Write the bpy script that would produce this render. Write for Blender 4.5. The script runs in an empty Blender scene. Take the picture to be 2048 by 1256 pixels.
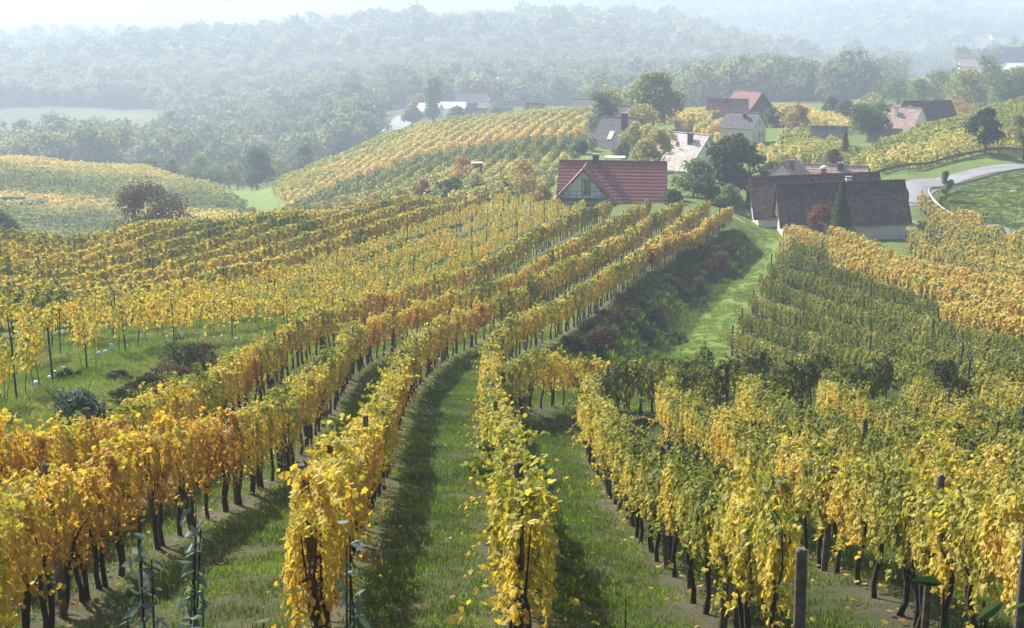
import bpy, math, random
import numpy as np
from mathutils import Vector, Matrix, kdtree
R = math.radians
rng = np.random.default_rng(7)
random.seed(7)
SC = bpy.context.scene
COL = SC.collection

# ------------------------------------------------------------------ camera model
F = 2813.0; PITCH = R(12.2)
CP, SP = math.cos(PITCH), math.sin(PITCH)
def P(u, v, Y):
    """point seen at photo pixel (u,v) at forward distance Y (camera at the origin looking +Y)"""
    a = (u-1024)/F; b = -(v-628)/F
    d = np.array([a, CP+b*SP, -SP+b*CP])
    return d*(Y/d[1])
def proj(x, y, z):
    dz = y*CP - z*SP
    return 1024+F*x/dz, 628-F*(y*SP+z*CP)/dz

# ------------------------------------------------------------------ terrain
CT = """1060,1256,15.5;600,1240,16.2;100,1256,16.5;1470,1262,16.8;2000,1280,16;900,1100,22;900,950,33;900,800,49;930,720,62;1090,900,39;
1165,885,44;1120,812,51;1275,830,51;1400,790,58;1330,950,37;1600,1000,31;2000,1000,31;2000,800,56;1700,800,56;
1420,720,74;1380,745,69;1460,640,92;1490,560,112;1520,490,134;1500,440,155;1560,450,152;1171,650,76;1240,595,90;1300,548,104;1385,500,121;1462,455,137;
1330,722,73.5;1385,655,88;1430,600,102;1500,520,124;22,822,37;115,771,44.5;186,738,48.6;243,709,54;381,690,61;460,688,64;
100,610,86;300,600,88;0,500,110;300,490,115;560,465,124;560,560,95;800,430,138;1040,405,152;800,560,97;950,500,115;1100,440,137;1220,415,155;1350,420,150;
700,650,74;850,620,82;0,510,150;300,500,150;560,475,160;800,440,170;1040,410,172;
0,480,225;0,400,265;0,327,320;300,440,240;300,347,310;180,480,225;100,332,319;220,341,314;100,400,265;100,450,240;200,400,268;220,370,290;350,400,272;480,435,242;540,445,240;490,390,290;530,375,312;400,380,285;
0,345,420;300,365,400;530,385,360;600,430,222;700,430,200;560,400,250;800,380,215;950,330,235;1000,395,182;620,345,290;760,285,320;900,248,335;1050,235,330;1160,228,320;
1100,300,235;1180,310,220;620,365,360;760,300,400;900,262,420;1050,240,400;1240,302,235;1380,345,197;1490,290,243;1440,288,243;1545,285,243;1450,235,290;1580,240,280;1300,240,300;1350,300,235;
1600,330,205;1660,295,230;1720,335,200;1840,287,255;1850,350,182;2048,320,192;1850,268,235;1950,240,245;2048,213,255;1950,265,290;2048,240,310;1860,290,272;
1820,370,170;1850,395,160;2048,345,175;1900,400,163;2000,400,160;2020,460,146;1890,420,158;1840,450,148;1750,478,140;1650,470,142;1600,550,112;1800,600,97;2048,600,97;2048,500,125;
1650,650,85;1850,700,74;1600,760,64;1550,700,77;20,310,560;150,255,740;300,248,760;200,290,620;400,330,520;600,300,520;750,280,480;790,240,540;900,245,500;1080,225,520;1300,230,520;
1500,200,560;1650,200,560;1800,200,420;1950,200,400;2048,190,400;1700,140,1000;1900,130,950;1980,140,700;2048,85,1500;1900,90,1400;1750,170,750;
0,200,1000;500,200,900;1000,180,850;0,110,2000;400,38,2300;700,8,2500;1100,-10,2500;1500,-22,2500;2048,-22,2500;1000,100,1500;500,120,1500;1500,80,1600;1500,130,1000;2048,50,1900;0,95,3000;1300,160,850"""
pts = [P(*map(float, s.split(','))) for s in CT.replace('\n', '').split(';')]
pts += [np.array(p, float) for p in [(0,-10,0.2),(0,0,-1.9),(-10,0,-1.9),(10,0,-1.9),(0,6,-4.2),(-8,8,-4.8),(8,8,-4.9),(-2000,5500,-90),(0,5500,-60),(2200,5500,-50),(-900,1500,-62),(1200,1500,-30),(-250,320,-40),(260,320,-22),(60,45,-16),(-45,60,-15.5),(-60,110,-21)]]
pts = np.array(pts)
SA = 6.0
def ab(x, y): return SA*x/(y+15), np.log(y+15)
ca, cb = ab(pts[:,0], pts[:,1]); cz = pts[:,2]
# fit the descent angle-like quantity z/(y+15): smooth over the whole range
def U(r2): return 0.5*r2*np.log(r2+1e-9)
n = len(cz)
K = U((ca[:,None]-ca)**2+(cb[:,None]-cb)**2) + np.eye(n)*2e-4
Pm = np.stack([np.ones(n), ca, cb], 1)
Amat = np.block([[K, Pm],[Pm.T, np.zeros((3,3))]])
sol = np.linalg.solve(Amat, np.concatenate([cz/(pts[:,1]+15), np.zeros(3)]))
NA, NB = 460, 900
ga = np.linspace(-0.78, 0.78, NA); gb = np.linspace(math.log(4), math.log(5515), NB)
GZ = np.zeros((NB, NA))
for j in range(NB):
    r2 = (SA*ga[:,None]-ca)**2 + (gb[j]-cb)**2
    GZ[j] = (U(r2)@sol[:n] + sol[n] + sol[n+1]*SA*ga + sol[n+2]*gb[j])*math.exp(gb[j])
GX = ga[None,:]*np.exp(gb)[:,None]; GY = np.exp(gb)[:,None]-15+0*ga[None,:]
def vnoise_(x, y, s, seed=0):
    return vnoise(x, y, s, seed)
def vnoise(x, y, s, seed=0):
    x = np.asarray(x, float)/s; y = np.asarray(y, float)/s
    xi = np.floor(x); yi = np.floor(y); fx = x-xi; fy = y-yi
    fx = fx*fx*(3-2*fx); fy = fy*fy*(3-2*fy)
    def h(a, b):
        t = np.sin(a*127.1+b*311.7+seed*74.7)*43758.5453
        return t-np.floor(t)
    return (h(xi,yi)*(1-fx)+h(xi+1,yi)*fx)*(1-fy)+(h(xi,yi+1)*(1-fx)+h(xi+1,yi+1)*fx)*fy
GZ += np.clip((GY-620)/500, 0, 1)*((vnoise(GX,GY*.8,330,8)-.5)*44+(vnoise(GX,GY*.7,130,9)-.5)*20)*np.clip(1-(GX/GY-.28)/.08, 0, 1)
GZ += np.where(GY < 250, (vnoise(GX,GY,1.3,3)-.5)*.10 + (vnoise(GX,GY,5,4)-.5)*.25, 0)
def H(x, y):
    x = np.asarray(x, float); y = np.asarray(y, float)
    fa = (x/(y+15)-ga[0])/(ga[1]-ga[0]); fb = (np.log(np.maximum(y+15, 4.01))-gb[0])/(gb[1]-gb[0])
    fa = np.clip(fa, 0, NA-1.001); fb = np.clip(fb, 0, NB-1.001)
    i = fa.astype(int); j = fb.astype(int); s = fa-i; t = fb-j
    return (GZ[j,i]*(1-s)+GZ[j,i+1]*s)*(1-t)+(GZ[j+1,i]*(1-s)+GZ[j+1,i+1]*s)*t
YS = np.exp(np.linspace(math.log(8), math.log(3500), 2600))
def cast(u, v, off=0.0, ymin=8):
    """first place where the ray through the photo pixel meets the terrain raised by off"""
    d = P(u, v, 1.0); xs = YS*d[0]; zs = YS*d[2]
    hit = np.nonzero((zs < H(xs, YS)+off) & (YS > ymin))[0]
    k = hit[0] if len(hit) else len(YS)-1
    return np.array([xs[k], YS[k]])
def trace(s, off=0.0):
    return np.array([cast(float(a), float(b), off) for a, b in (q.split(',') for q in s.split(';'))])
def resample(p, step):
    d = np.concatenate([[0], np.cumsum(np.hypot(*np.diff(p, axis=0).T))])
    m = max(2, int(d[-1]/step)+1); t = np.linspace(0, d[-1], m)
    return np.stack([np.interp(t, d, p[:,0]), np.interp(t, d, p[:,1])], 1)
def smooth(p, k=6, step=1.0):
    p = resample(p, step)
    for _ in range(k):
        q = p.copy(); q[1:-1] = (p[:-2]+2*p[1:-1]+p[2:])/4; p = q
    return p
def tang(p):
    t = np.gradient(p, axis=0); return t/np.maximum(np.hypot(t[:,0], t[:,1])[:,None], 1e-6)
def offset(p, d):
    t = tang(p); q = p + np.stack([-t[:,1], t[:,0]], 1)*d     # + = left of travel
    return smooth(q, 4, 1.0)
def inpoly(x, y, poly):
    x = np.asarray(x, float); y = np.asarray(y, float); c = np.zeros(x.shape, bool); n = len(poly)
    for i in range(n):
        x1, y1 = poly[i]; x2, y2 = poly[(i+1) % n]
        c ^= ((y1 > y) != (y2 > y)) & (x < (x2-x1)*(y-y1)/((y2-y1) or 1e-9)+x1)
    return c

# ------------------------------------------------------------------ materials
def new_mat(name):
    m = bpy.data.materials.new(name); m.use_nodes = True
    nt = m.node_tree; b = nt.nodes['Principled BSDF']
    return m, nt, b
def nd(nt, t, **kw):
    o = nt.nodes.new(t)
    for k, v in kw.items(): setattr(o, k, v)
    return o
def ramp(nt, stops, fac):
    r = nd(nt, 'ShaderNodeValToRGB'); e = r.color_ramp.elements
    while len(e) < len(stops): e.new(0.5)
    for i, (p, c) in enumerate(stops): e[i].position = p; e[i].color = (*c, 1)
    nt.links.new(fac, r.inputs[0]); return r.outputs[0]
def mixc(nt, f, a, b, mode='MIX'):
    m = nd(nt, 'ShaderNodeMix', data_type='RGBA', blend_type=mode)
    for s, v in ((m.inputs[0], f), (m.inputs[6], a), (m.inputs[7], b)):
        if hasattr(v, 'is_linked'): nt.links.new(v, s)
        elif isinstance(v, tuple): s.default_value = (*v, 1)
        else: s.default_value = v
    return m.outputs[2]
def mth(nt, op, a, b=0.0, c=None):
    m = nd(nt, 'ShaderNodeMath', operation=op)
    for s, v in zip(m.inputs, (a, b, c)):
        if v is None: continue
        if hasattr(v, 'is_linked'): nt.links.new(v, s)
        else: s.default_value = v
    return m.outputs[0]
def noise(nt, scale, detail=4, vec=None, rough=0.55):
    n = nd(nt, 'ShaderNodeTexNoise'); n.inputs['Scale'].default_value = scale; n.inputs['Detail'].default_value = detail
    n.inputs['Roughness'].default_value = rough
    if vec is not None: nt.links.new(vec, n.inputs['Vector'])
    return n.outputs['Fac']
def geo_pos(nt): return nd(nt, 'ShaderNodeNewGeometry').outputs['Position']
def simple(name, col, rough=0.7, var=0.25, scale=3.0, metal=0.0, spec=0.4, bump=0.0):
    m, nt, b = new_mat(name)
    f = noise(nt, scale, 5, geo_pos(nt))
    c2 = tuple(min(1, x*(1+var)) for x in col); c1 = tuple(x*(1-var) for x in col)
    nt.links.new(ramp(nt, [(0.3, c1), (0.7, c2)], f), b.inputs['Base Color'])
    b.inputs['Roughness'].default_value = rough; b.inputs['Metallic'].default_value = metal
    b.inputs['Specular IOR Level'].default_value = spec
    if bump:
        bp = nd(nt, 'ShaderNodeBump'); bp.inputs['Strength'].default_value = bump; bp.inputs['Distance'].default_value = 0.05
        nt.links.new(noise(nt, scale*6, 4, geo_pos(nt)), bp.inputs['Height']); nt.links.new(bp.outputs[0], b.inputs['Normal'])
    return m
VINE = [(0.0,(.032,.048,.012)),(0.22,(.085,.115,.022)),(0.40,(.27,.28,.055)),(0.56,(.60,.49,.10)),(0.70,(.58,.37,.08)),(0.85,(.34,.17,.045)),(1.0,(.14,.055,.025))]
TREE = [(0.0,(.022,.045,.018)),(0.25,(.09,.135,.05)),(0.45,(.22,.26,.085)),(0.6,(.38,.34,.11)),(0.75,(.36,.20,.07)),(0.9,(.20,.085,.05)),(1.0,(.14,.04,.03))]
def leaf_mat(name, stops, spread, trans=0.5, nscale=0.35, namp=0.25, rough=0.42, spec=0.5, boost=1.25, fine=0):
    m, nt, b = new_mat(name)
    at = nd(nt, 'ShaderNodeAttribute', attribute_name='leaf'); at.attribute_type = 'GEOMETRY'
    to = nd(nt, 'ShaderNodeAttribute', attribute_name='tone'); to.attribute_type = 'INSTANCER'
    n = noise(nt, nscale, 3, geo_pos(nt))
    v = mth(nt, 'MULTIPLY_ADD', mth(nt, 'SUBTRACT', at.outputs['Fac'], 0.5), spread, to.outputs['Fac'])
    v = mth(nt, 'MULTIPLY_ADD', mth(nt, 'SUBTRACT', n, 0.5), namp, v)
    if fine: v = mth(nt, 'MULTIPLY_ADD', mth(nt, 'SUBTRACT', noise(nt, 22, 2, geo_pos(nt)), 0.5), fine, v)
    c = ramp(nt, stops, v)
    nt.links.new(c, b.inputs['Base Color']); b.inputs['Roughness'].default_value = rough
    b.inputs['Specular IOR Level'].default_value = spec
    t = nd(nt, 'ShaderNodeBsdfTranslucent')
    hs = nd(nt, 'ShaderNodeHueSaturation'); hs.inputs['Saturation'].default_value = 1.12; hs.inputs['Value'].default_value = boost
    nt.links.new(c, hs.inputs['Color']); nt.links.new(hs.outputs[0], t.inputs[0])
    mx = nd(nt, 'ShaderNodeMixShader'); mx.inputs[0].default_value = trans
    nt.links.new(b.outputs[0], mx.inputs[1]); nt.links.new(t.outputs[0], mx.inputs[2])
    nt.links.new(mx.outputs[0], nt.nodes['Material Output'].inputs[0])
    return m
M = {}
M['vine'] = leaf_mat('vine_leaf', VINE, 0.42, 0.44, 0.45, 0.26, rough=.6, spec=.18, boost=1.15, fine=.22)
M['tree'] = leaf_mat('tree_leaf', TREE, 0.24, 0.50, 0.25, 0.14, rough=.7, spec=.12, boost=1.3)
M['grass'] = leaf_mat('grass_blade', [(0,(.035,.055,.014)),(.3,(.085,.13,.025)),(.6,(.17,.26,.035)),(1,(.34,.30,.12))], 0.40, 0.5, 0.6, 0.3, rough=.7, spec=.1)
M['silver'] = leaf_mat('silver_leaf', [(0,(.05,.085,.06)),(.5,(.10,.15,.11)),(1,(.20,.22,.14))], 0.5, 0.3, rough=.6, spec=.3)
M['bramble'] = leaf_mat('bramble_leaf', [(0,(.03,.05,.018)),(.35,(.065,.08,.035)),(.55,(.13,.12,.07)),(.75,(.13,.055,.035)),(1,(.09,.03,.02))], 0.5, 0.3, 1.2, 0.3, rough=.75, spec=.12)
M['bark'] = simple('vine_bark', (.055,.040,.030), .95, .5, 12, bump=.6)
M['tbark'] = simple('tree_bark', (.09,.07,.055), .95, .4, 4, bump=.5)
M['wood'] = simple('weathered_post_wood', (.13,.11,.09), .9, .45, 9, bump=.5)
M['steel'] = simple('rusty_steel_stake', (.07,.055,.045), .6, .4, 8, metal=.5)
M['wall'] = simple('white_render', (.80,.80,.78), .9, .10, 1.2, bump=.15)
M['wall_old'] = simple('stained_lime_render', (.66,.64,.58), .95, .22, .9, bump=.3)
M['cream'] = simple('cream_render', (.68,.62,.48), .9, .10, 1.0)
M['woodwall'] = simple('dark_wood_wall', (.075,.06,.05), .9, .4, 3, bump=.4)
M['orangewood'] = simple('new_timber', (.50,.24,.09), .7, .25, 3)
M['brownwood'] = simple('stained_timber', (.22,.11,.06), .7, .25, 3)
M['brick'] = simple('brick_red', (.33,.10,.06), .9, .3, 5)
M['dark'] = simple('dark_metal', (.04,.04,.045), .5, .2, 4, metal=.3)
M['sheet'] = simple('white_sheet_metal', (.78,.79,.80), .4, .06, 1)
M['guard'] = simple('white_vine_guard', (.72,.72,.70), .6, .12, 12)
M['glass'] = simple('window_glass', (.06,.08,.09), .08, .2, 1, spec=1.0)
M['galv'] = simple('galvanised_steel', (.33,.33,.33), .45, .15, 3, metal=.7)
M['asphalt'] = simple('pale_asphalt', (.19,.19,.20), .9, .22, .6, bump=.2)
def roof_mat(name, cols, spec=.4, rough=.7):
    m, nt, b = new_mat(name)
    tc = nd(nt, 'ShaderNodeTexCoord'); mp = nd(nt, 'ShaderNodeMapping'); mp.inputs['Scale'].default_value = (4.5, 3.0, 3.0)
    nt.links.new(tc.outputs['Object'], mp.inputs[0])
    vo = nd(nt, 'ShaderNodeTexVoronoi'); vo.inputs['Scale'].default_value = 1.0; nt.links.new(mp.outputs[0], vo.inputs['Vector'])
    n = noise(nt, .7, 5, tc.outputs['Object']); n2 = noise(nt, 3.0, 3, tc.outputs['Object'])
    sp = nd(nt, 'ShaderNodeSeparateColor'); nt.links.new(vo.outputs['Color'], sp.inputs[0])
    f = mth(nt, 'ADD', mth(nt, 'MULTIPLY', sp.outputs[0], .40), mth(nt, 'MULTIPLY', mth(nt,'ADD',n,n2), .34))
    nt.links.new(ramp(nt, [(.28, cols[0]), (.5, cols[1]), (.72, cols[2])], f), b.inputs['Base Color'])
    b.inputs['Roughness'].default_value = rough; b.inputs['Specular IOR Level'].default_value = spec
    return m
M['roof_red'] = roof_mat('red_roof_tile', [(.16,.030,.026),(.20,.038,.032),(.25,.05,.042)], .5, .45)
M['roof_old'] = roof_mat('old_dark_roof_tile', [(.020,.013,.014),(.042,.026,.026),(.095,.058,.052)], .3, .85)
M['roof_old2'] = roof_mat('old_brown_roof_tile', [(.035,.018,.017),(.075,.036,.032),(.14,.075,.062)], .3, .85)
M['roof_pink'] = roof_mat('faded_pink_roof_tile', [(.30,.19,.16),(.40,.27,.23),(.50,.37,.33)], .15, .9)
M['roof_pale'] = roof_mat('pale_roof_tile', [(.42,.34,.32),(.55,.47,.44),(.66,.59,.56)], .15, .9)
M['roof_grey'] = roof_mat('grey_roof_tile', [(.10,.09,.09),(.15,.14,.14),(.19,.175,.175)], .15, .85)
M['roof_rose'] = roof_mat('rose_roof_tile', [(.20,.10,.09),(.27,.14,.13),(.32,.19,.17)], .15, .85)
# ground
m, nt, b = new_mat('ground_cover'); M['ground'] = m
zc = nd(nt, 'ShaderNodeAttribute', attribute_name='zone'); sp = nd(nt, 'ShaderNodeSeparateColor'); nt.links.new(zc.outputs['Color'], sp.inputs[0])
pos = geo_pos(nt)
n1 = noise(nt, .12, 4, pos); n2 = noise(nt, 1.1, 5, pos); n3 = noise(nt, 14, 5, pos, .7)
nmix = mth(nt, 'ADD', mth(nt, 'MULTIPLY', n1, .35), mth(nt, 'ADD', mth(nt, 'MULTIPLY', n2, .3), mth(nt, 'MULTIPLY', n3, .35)))
dull = ramp(nt, [(.30,(.034,.048,.014)),(.5,(.065,.078,.026)),(.70,(.13,.12,.05))], nmix)
lush = ramp(nt, [(.30,(.075,.13,.020)),(.5,(.14,.21,.035)),(.70,(.23,.28,.06))], nmix)
soil = ramp(nt, [(.30,(.06,.05,.032)),(.5,(.12,.10,.062)),(.70,(.20,.165,.11))], nmix)
pale = ramp(nt, [(.3,(.36,.32,.25)),(.7,(.52,.47,.38))], nmix)
c = mixc(nt, sp.outputs[0], dull, lush); 
sm = mth(nt, 'MULTIPLY', sp.outputs[1], mth(nt, 'MULTIPLY_ADD', mth(nt,'SUBTRACT',n3,.5), 1.8, .9)); sm.node.use_clamp = True
c = mixc(nt, sm, c, soil); c = mixc(nt, sp.outputs[2], c, pale)
nt.links.new(c, b.inputs['Base Color']); b.inputs['Roughness'].default_value = .95; b.inputs['Specular IOR Level'].default_value = .15
bp = nd(nt, 'ShaderNodeBump'); bp.inputs['Strength'].default_value = .9; bp.inputs['Distance'].default_value = .12
nt.links.new(n3, bp.inputs['Height']); nt.links.new(bp.outputs[0], b.inputs['Normal'])

# ------------------------------------------------------------------ object helpers
def mesh_np(name, V, faces, mats, fattr=None, midx=None, smooth_=False, vcol=None):
    """faces: list of (m,k) int arrays; fattr: {name: per-face floats}"""
    me = bpy.data.meshes.new(name); V = np.asarray(V, np.float32)
    me.vertices.add(len(V)); me.vertices.foreach_set('co', V.ravel())
    loops = np.concatenate([f.ravel() for f in faces]).astype(np.int32)
    sizes = np.concatenate([np.full(len(f), f.shape[1], np.int32) for f in faces])
    starts = np.concatenate([[0], np.cumsum(sizes)[:-1]]).astype(np.int32)
    me.loops.add(len(loops)); me.loops.foreach_set('vertex_index', loops)
    me.polygons.add(len(sizes)); me.polygons.foreach_set('loop_start', starts); me.polygons.foreach_set('loop_total', sizes)
    if midx is not None: me.polygons.foreach_set('material_index', np.asarray(midx, np.int32))
    me.polygons.foreach_set('use_smooth', np.full(len(sizes), smooth_))
    for m_ in mats: me.materials.append(m_)
    if fattr is not None:
        at = me.attributes.new('leaf', 'FLOAT', 'FACE'); at.data.foreach_set('value', np.asarray(fattr, np.float32))
    if vcol is not None:
        at = me.color_attributes.new('zone', 'FLOAT_COLOR', 'POINT'); at.data.foreach_set('color', np.asarray(vcol, np.float32).ravel())
    me.update(); me.validate(); return me
class MB:
    """collects boxes, tubes and quads in one mesh"""
    def __init__(s): s.v = []; s.f = []
    def add(s, v, f):
        o = len(s.v); s.v += [tuple(map(float, p)) for p in v]; s.f += [tuple(i+o for i in q) for q in f]
    def box(s, c, d, rz=0, taper=1.0):
        x, y, z = (q/2 for q in d); cs, sn = math.cos(rz), math.sin(rz); v = []
        for k in (-1, 1):
            t = taper if k > 0 else 1
            for a, b_ in ((-1,-1),(1,-1),(1,1),(-1,1)):
                px, py = a*x*t, b_*y*t
                v.append((c[0]+px*cs-py*sn, c[1]+px*sn+py*cs, c[2]+k*z))
        s.add(v, [(0,3,2,1),(4,5,6,7),(0,1,5,4),(1,2,6,5),(2,3,7,6),(3,0,4,7)])
    def tube(s, path, rad, n=6, cap=True):
        path = [Vector(p) for p in path]; v = []; f = []
        for i, p in enumerate(path):
            d = (path[min(i+1, len(path)-1)]-path[max(i-1, 0)]).normalized()
            a = d.orthogonal().normalized() if abs(d.z) < .9 else Vector((1,0,0)).cross(d).normalized(); b_ = d.cross(a)
            r = rad[i] if hasattr(rad, '__len__') else rad
            for k in range(n): v.append(p+(a*math.cos(2*math.pi*k/n)+b_*math.sin(2*math.pi*k/n))*r)
        for i in range(len(path)-1):
            for k in range(n): f.append((i*n+k, i*n+(k+1) % n, (i+1)*n+(k+1) % n, (i+1)*n+k))
        if cap: f.append(tuple(range(n))[::-1]); f.append(tuple(range((len(path)-1)*n, len(path)*n)))
        s.add(v, f)
    def mesh(s, name, mat, smooth_=False):
        me = bpy.data.meshes.new(name); me.from_pydata(s.v, [], s.f); me.materials.append(mat)
        if smooth_: me.polygons.foreach_set('use_smooth', [True]*len(me.polygons))
        me.update(); return me
    def build(s, name, mat, parent=None, **kw): return link(name, s.mesh(name, mat, kw.get('smooth_', False)), parent)
def link(name, data, parent=None, loc=None):
    o = bpy.data.objects.new(name, data); COL.objects.link(o); o.parent = parent
    if loc is not None: o.location = loc
    return o
def thing(name, label, cat, loc, rz=0.0, group=None):
    o = link(name, None, None, loc); o.rotation_euler = (0, 0, rz); o.empty_display_size = .2
    return tag(o, label, cat, group)
def tag(o, label, cat, group=None, kind=None):
    o['label'] = label; o['category'] = cat
    if group: o['group'] = group
    if kind: o['kind'] = kind
    return o
def gp(x, y, dz=0.0): return (float(x), float(y), float(H(x, y))+dz)

# leaves: template outlines, two folded halves
VL = np.array([(0,-.40,0),(.20,-.52,0),(.42,-.34,0),(.36,-.10,0),(.56,.10,0),(.27,.20,0),(.16,.50,0),(0,.60,0),(-.16,.50,0),(-.27,.20,0),(-.56,.10,0),(-.36,-.10,0),(-.42,-.34,0),(-.20,-.52,0)])
def leaves(C, Nrm, size, tmpl='vine', fold=.35, down=.75):
    """C centres, Nrm normals, size per leaf -> verts, faces, nfaces per leaf"""
    n = len(C); Nrm = Nrm/np.linalg.norm(Nrm, axis=1)[:,None]
    dn = np.array([0,0,-1.0])*down + rng.normal(0, .45, (n,3))
    T = dn - Nrm*(dn*Nrm).sum(1)[:,None]; T /= np.linalg.norm(T, axis=1)[:,None]+1e-9
    S = np.cross(Nrm, T)
    if tmpl == 'vine':
        t = VL; F_ = [np.array([0,1,2,3,4,5,6,7]), np.array([0,7,8,9,10,11,12,13])]
    elif tmpl == 'oval':
        t = np.array([(0,-.6,0),(.22,-.1,0),(.16,.35,0),(0,.6,0),(-.16,.35,0),(-.22,-.1,0)]); F_ = [np.array([0,1,2,3]), np.array([0,3,4,5])]
    else:
        t = np.array([(-.5,-.35,0),(.1,-.55,0),(.55,.0,0),(.05,.5,0),(-.5,.3,0)]); F_ = [np.array([0,1,2,3,4])]
    k = len(t); h = -np.abs(t[:,0])*fold*1.0
    h = h[None,:]*(rng.uniform(-.4,1.5,(n,1))) + (t[:,1]**2)[None,:]*rng.uniform(-.5,.2,(n,1))
    V = C[:,None,:] + size[:,None,None]*(t[None,:,0,None]*S[:,None,:] - t[None,:,1,None]*(-T[:,None,:]) + h[:,:,None]*Nrm[:,None,:])
    base = (np.arange(n)*k)[:,None]
    faces = [(base+f[None,:]) for f in F_]
    return V.reshape(-1,3), faces
def leafmesh(name, C, Nrm, size, mat, tmpl='vine', lv=None, trunk=None, down=.75):
    V, fs = leaves(C, Nrm, size, tmpl, down=down)
    lv = rng.uniform(0,1,len(C)) if lv is None else lv
    at = np.concatenate([lv]*len(fs)); mi = np.zeros(len(at)); mats = [mat]
    if trunk is not None:
        tv, tf, tm = trunk; o = len(V); V = np.concatenate([V, np.array(tv)])
        q = [np.array([f]) + o for f in tf]
        fs = fs+q; at = np.concatenate([at, np.zeros(len(tf))]); mi = np.concatenate([mi, np.ones(len(tf))]); mats.append(tm)
    return mesh_np(name, V, fs, mats, at, mi)

# ------------------------------------------------------------------ vines
def vine_points(n, hx, hy, z0, z1, lumps, shoots):
    """leaf centres on the shell of a lumpy hedge section"""
    C = []; N = []
    ph = rng.uniform(0, 6.28, 4)
    m = int(n*.86)
    x = rng.uniform(-hx, hx, m); zz = rng.beta(1.35, 1.0, m)
    side = rng.choice([-1, 1], m)
    top = z1 + .10*np.sin(x*5+ph[0]) + .06*np.sin(x*11+ph[1]); bot = z0 + .14*np.sin(x*4+ph[2]) + .08*np.sin(x*13+ph[3])
    z = bot+(top-bot)*zz
    w = hy*(.55+.55*np.sin(np.clip(zz,0,1)*math.pi*.8+.35)) * (1+.18*np.sin(x*7+z*5+ph[1]))
    y = side*w*np.sqrt(rng.uniform(.35, 1, m)); y = np.where(zz > .9, rng.uniform(-1,1,m)*w, y)
    nn = np.stack([rng.normal(0,.5,m), side*1.0+rng.normal(0,.35,m), np.where(zz>.85, 1.3, .35)+rng.normal(0,.35,m)], 1)
    C.append(np.stack([x,y,z],1)); N.append(nn)
    k = n-m; per = 9
    for s in range(max(1, k//per)):
        sx = rng.uniform(-hx, hx); d = np.array([rng.normal(0,.5), rng.normal(0,.5), rng.uniform(-.2,1.0)]) if rng.random() < shoots else np.array([rng.normal(0,.3), rng.normal(0,.6), -1.0])
        o = np.array([sx, rng.uniform(-hy,hy)*.8, z1-.1 if d[2] > -.5 else z0+.15])
        t = rng.uniform(0, .42, per)[:,None]
        C.append(o+t*d+rng.normal(0,.035,(per,3))); N.append(np.stack([rng.normal(0,1,per), rng.normal(0,1,per), rng.uniform(.2,1.2,per)],1))
    return np.concatenate(C), np.concatenate(N)
def trunk_mb(thick=1.0, n=6, h=.95, two=True):
    mb = MB()
    for k in range(2 if two and rng.random() < .6 else 1):
        x0 = rng.uniform(-.18,.18); lx = rng.normal(0,.16); ly = rng.normal(0,.06)
        p = [(x0+lx*t+.03*math.sin(t*9+k*2), ly*t+.025*math.cos(t*8), -.15+(h+.2)*t) for t in (0,.15,.35,.55,.75,.9,1)]
        r = [.055*thick,.048*thick,.040*thick,.042*thick,.034*thick,.036*thick,.026*thick]
        mb.tube(p, r, n)
        q = Vector(p[-1]); s = rng.choice([-1,1])
        mb.tube([q, q+Vector((s*.2,0,.12)), q+Vector((s*.45,.02,.16))], [.026*thick,.018*thick,.012*thick], 5)
        mb.tube([q, q+Vector((-s*.12,0,.3)), q+Vector((-s*.15,.03,.75))], [.018*thick,.011*thick,.006*thick], 4)
    return mb
FOL = []; TRK = []; NP = 12
for i in range(NP):
    C, N = vine_points(1050, .62, .215, .90, 1.90, 1, .6)
    sz = rng.uniform(.045, .092, len(C))
    cl = vnoise(C[:,0]*3+i*7, C[:,2]*3+C[:,1]*2, 1.0, i)          # clumps of similar age
    lv = np.clip(.55*cl+.45*rng.uniform(0,1,len(C)) - .55*np.clip(C[:,2]-1.62,-.2,.4) , 0, 1)
    FOL.append(leafmesh('foliage', C, N, sz, M['vine'], lv=lv))
    TRK.append(trunk_mb(.95, 7).mesh('trunk', M['bark'], True))
proto_cols = {}
def proto_col(name, meshes):
    c = bpy.data.collections.new(name)
    for i, me in enumerate(meshes):
        o = bpy.data.objects.new('%s_%02d' % (name, i), me); c.objects.link(o)
    proto_cols[name] = (c, len(meshes))
def lod_vines(name, cnt, n, hx, hy, z0, z1, s0, s1, tmpl, tn, thick=1.0, shoots=.5, k=9):
    ms = []
    for i in range(k):
        C, N = vine_points(n, hx, hy, z0, z1, 1, shoots)
        cl = vnoise(C[:,0]*2.5+i*7, C[:,2]*2.5, 1.0, i)
        tb = MB()
        for j in range(cnt):
            t_ = trunk_mb(thick, tn, z0+.15, True); dx = (j-(cnt-1)/2)*1.0
            tb.add([(a+dx, b_, c_) for a, b_, c_ in t_.v], t_.f)
        ms.append(leafmesh(name, C, N, rng.uniform(s0, s1, len(C)), M['vinefar' if 'far' in name else 'vinegreen' if 'green' in name else 'vine'], tmpl, np.clip(.5*cl+.5*rng.uniform(0,1,len(C))-.45*np.clip(C[:,2]-1.6,-.2,.4),0,1), (tb.v, tb.f, M['bark'])))
    proto_col(name, ms)
lod_vines('vine_mid', 1, 480, .62, .235, .88, 1.90, .075, .135, 'vine', 4)
lod_vines('vine_back', 1, 250, .64, .28, .85, 1.88, .12, .21, 'q', 3, .9, .25)
lod_vines('vine_young', 1, 150, .50, .16, .95, 1.85, .08, .145, 'vine', 4, .22, .9)
M['vinegreen'] = leaf_mat('green_vine_leaf', VINE, 0.36, 0.26, 0.45, 0.22, rough=.8, spec=.04, boost=1.15, fine=.2)
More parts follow.
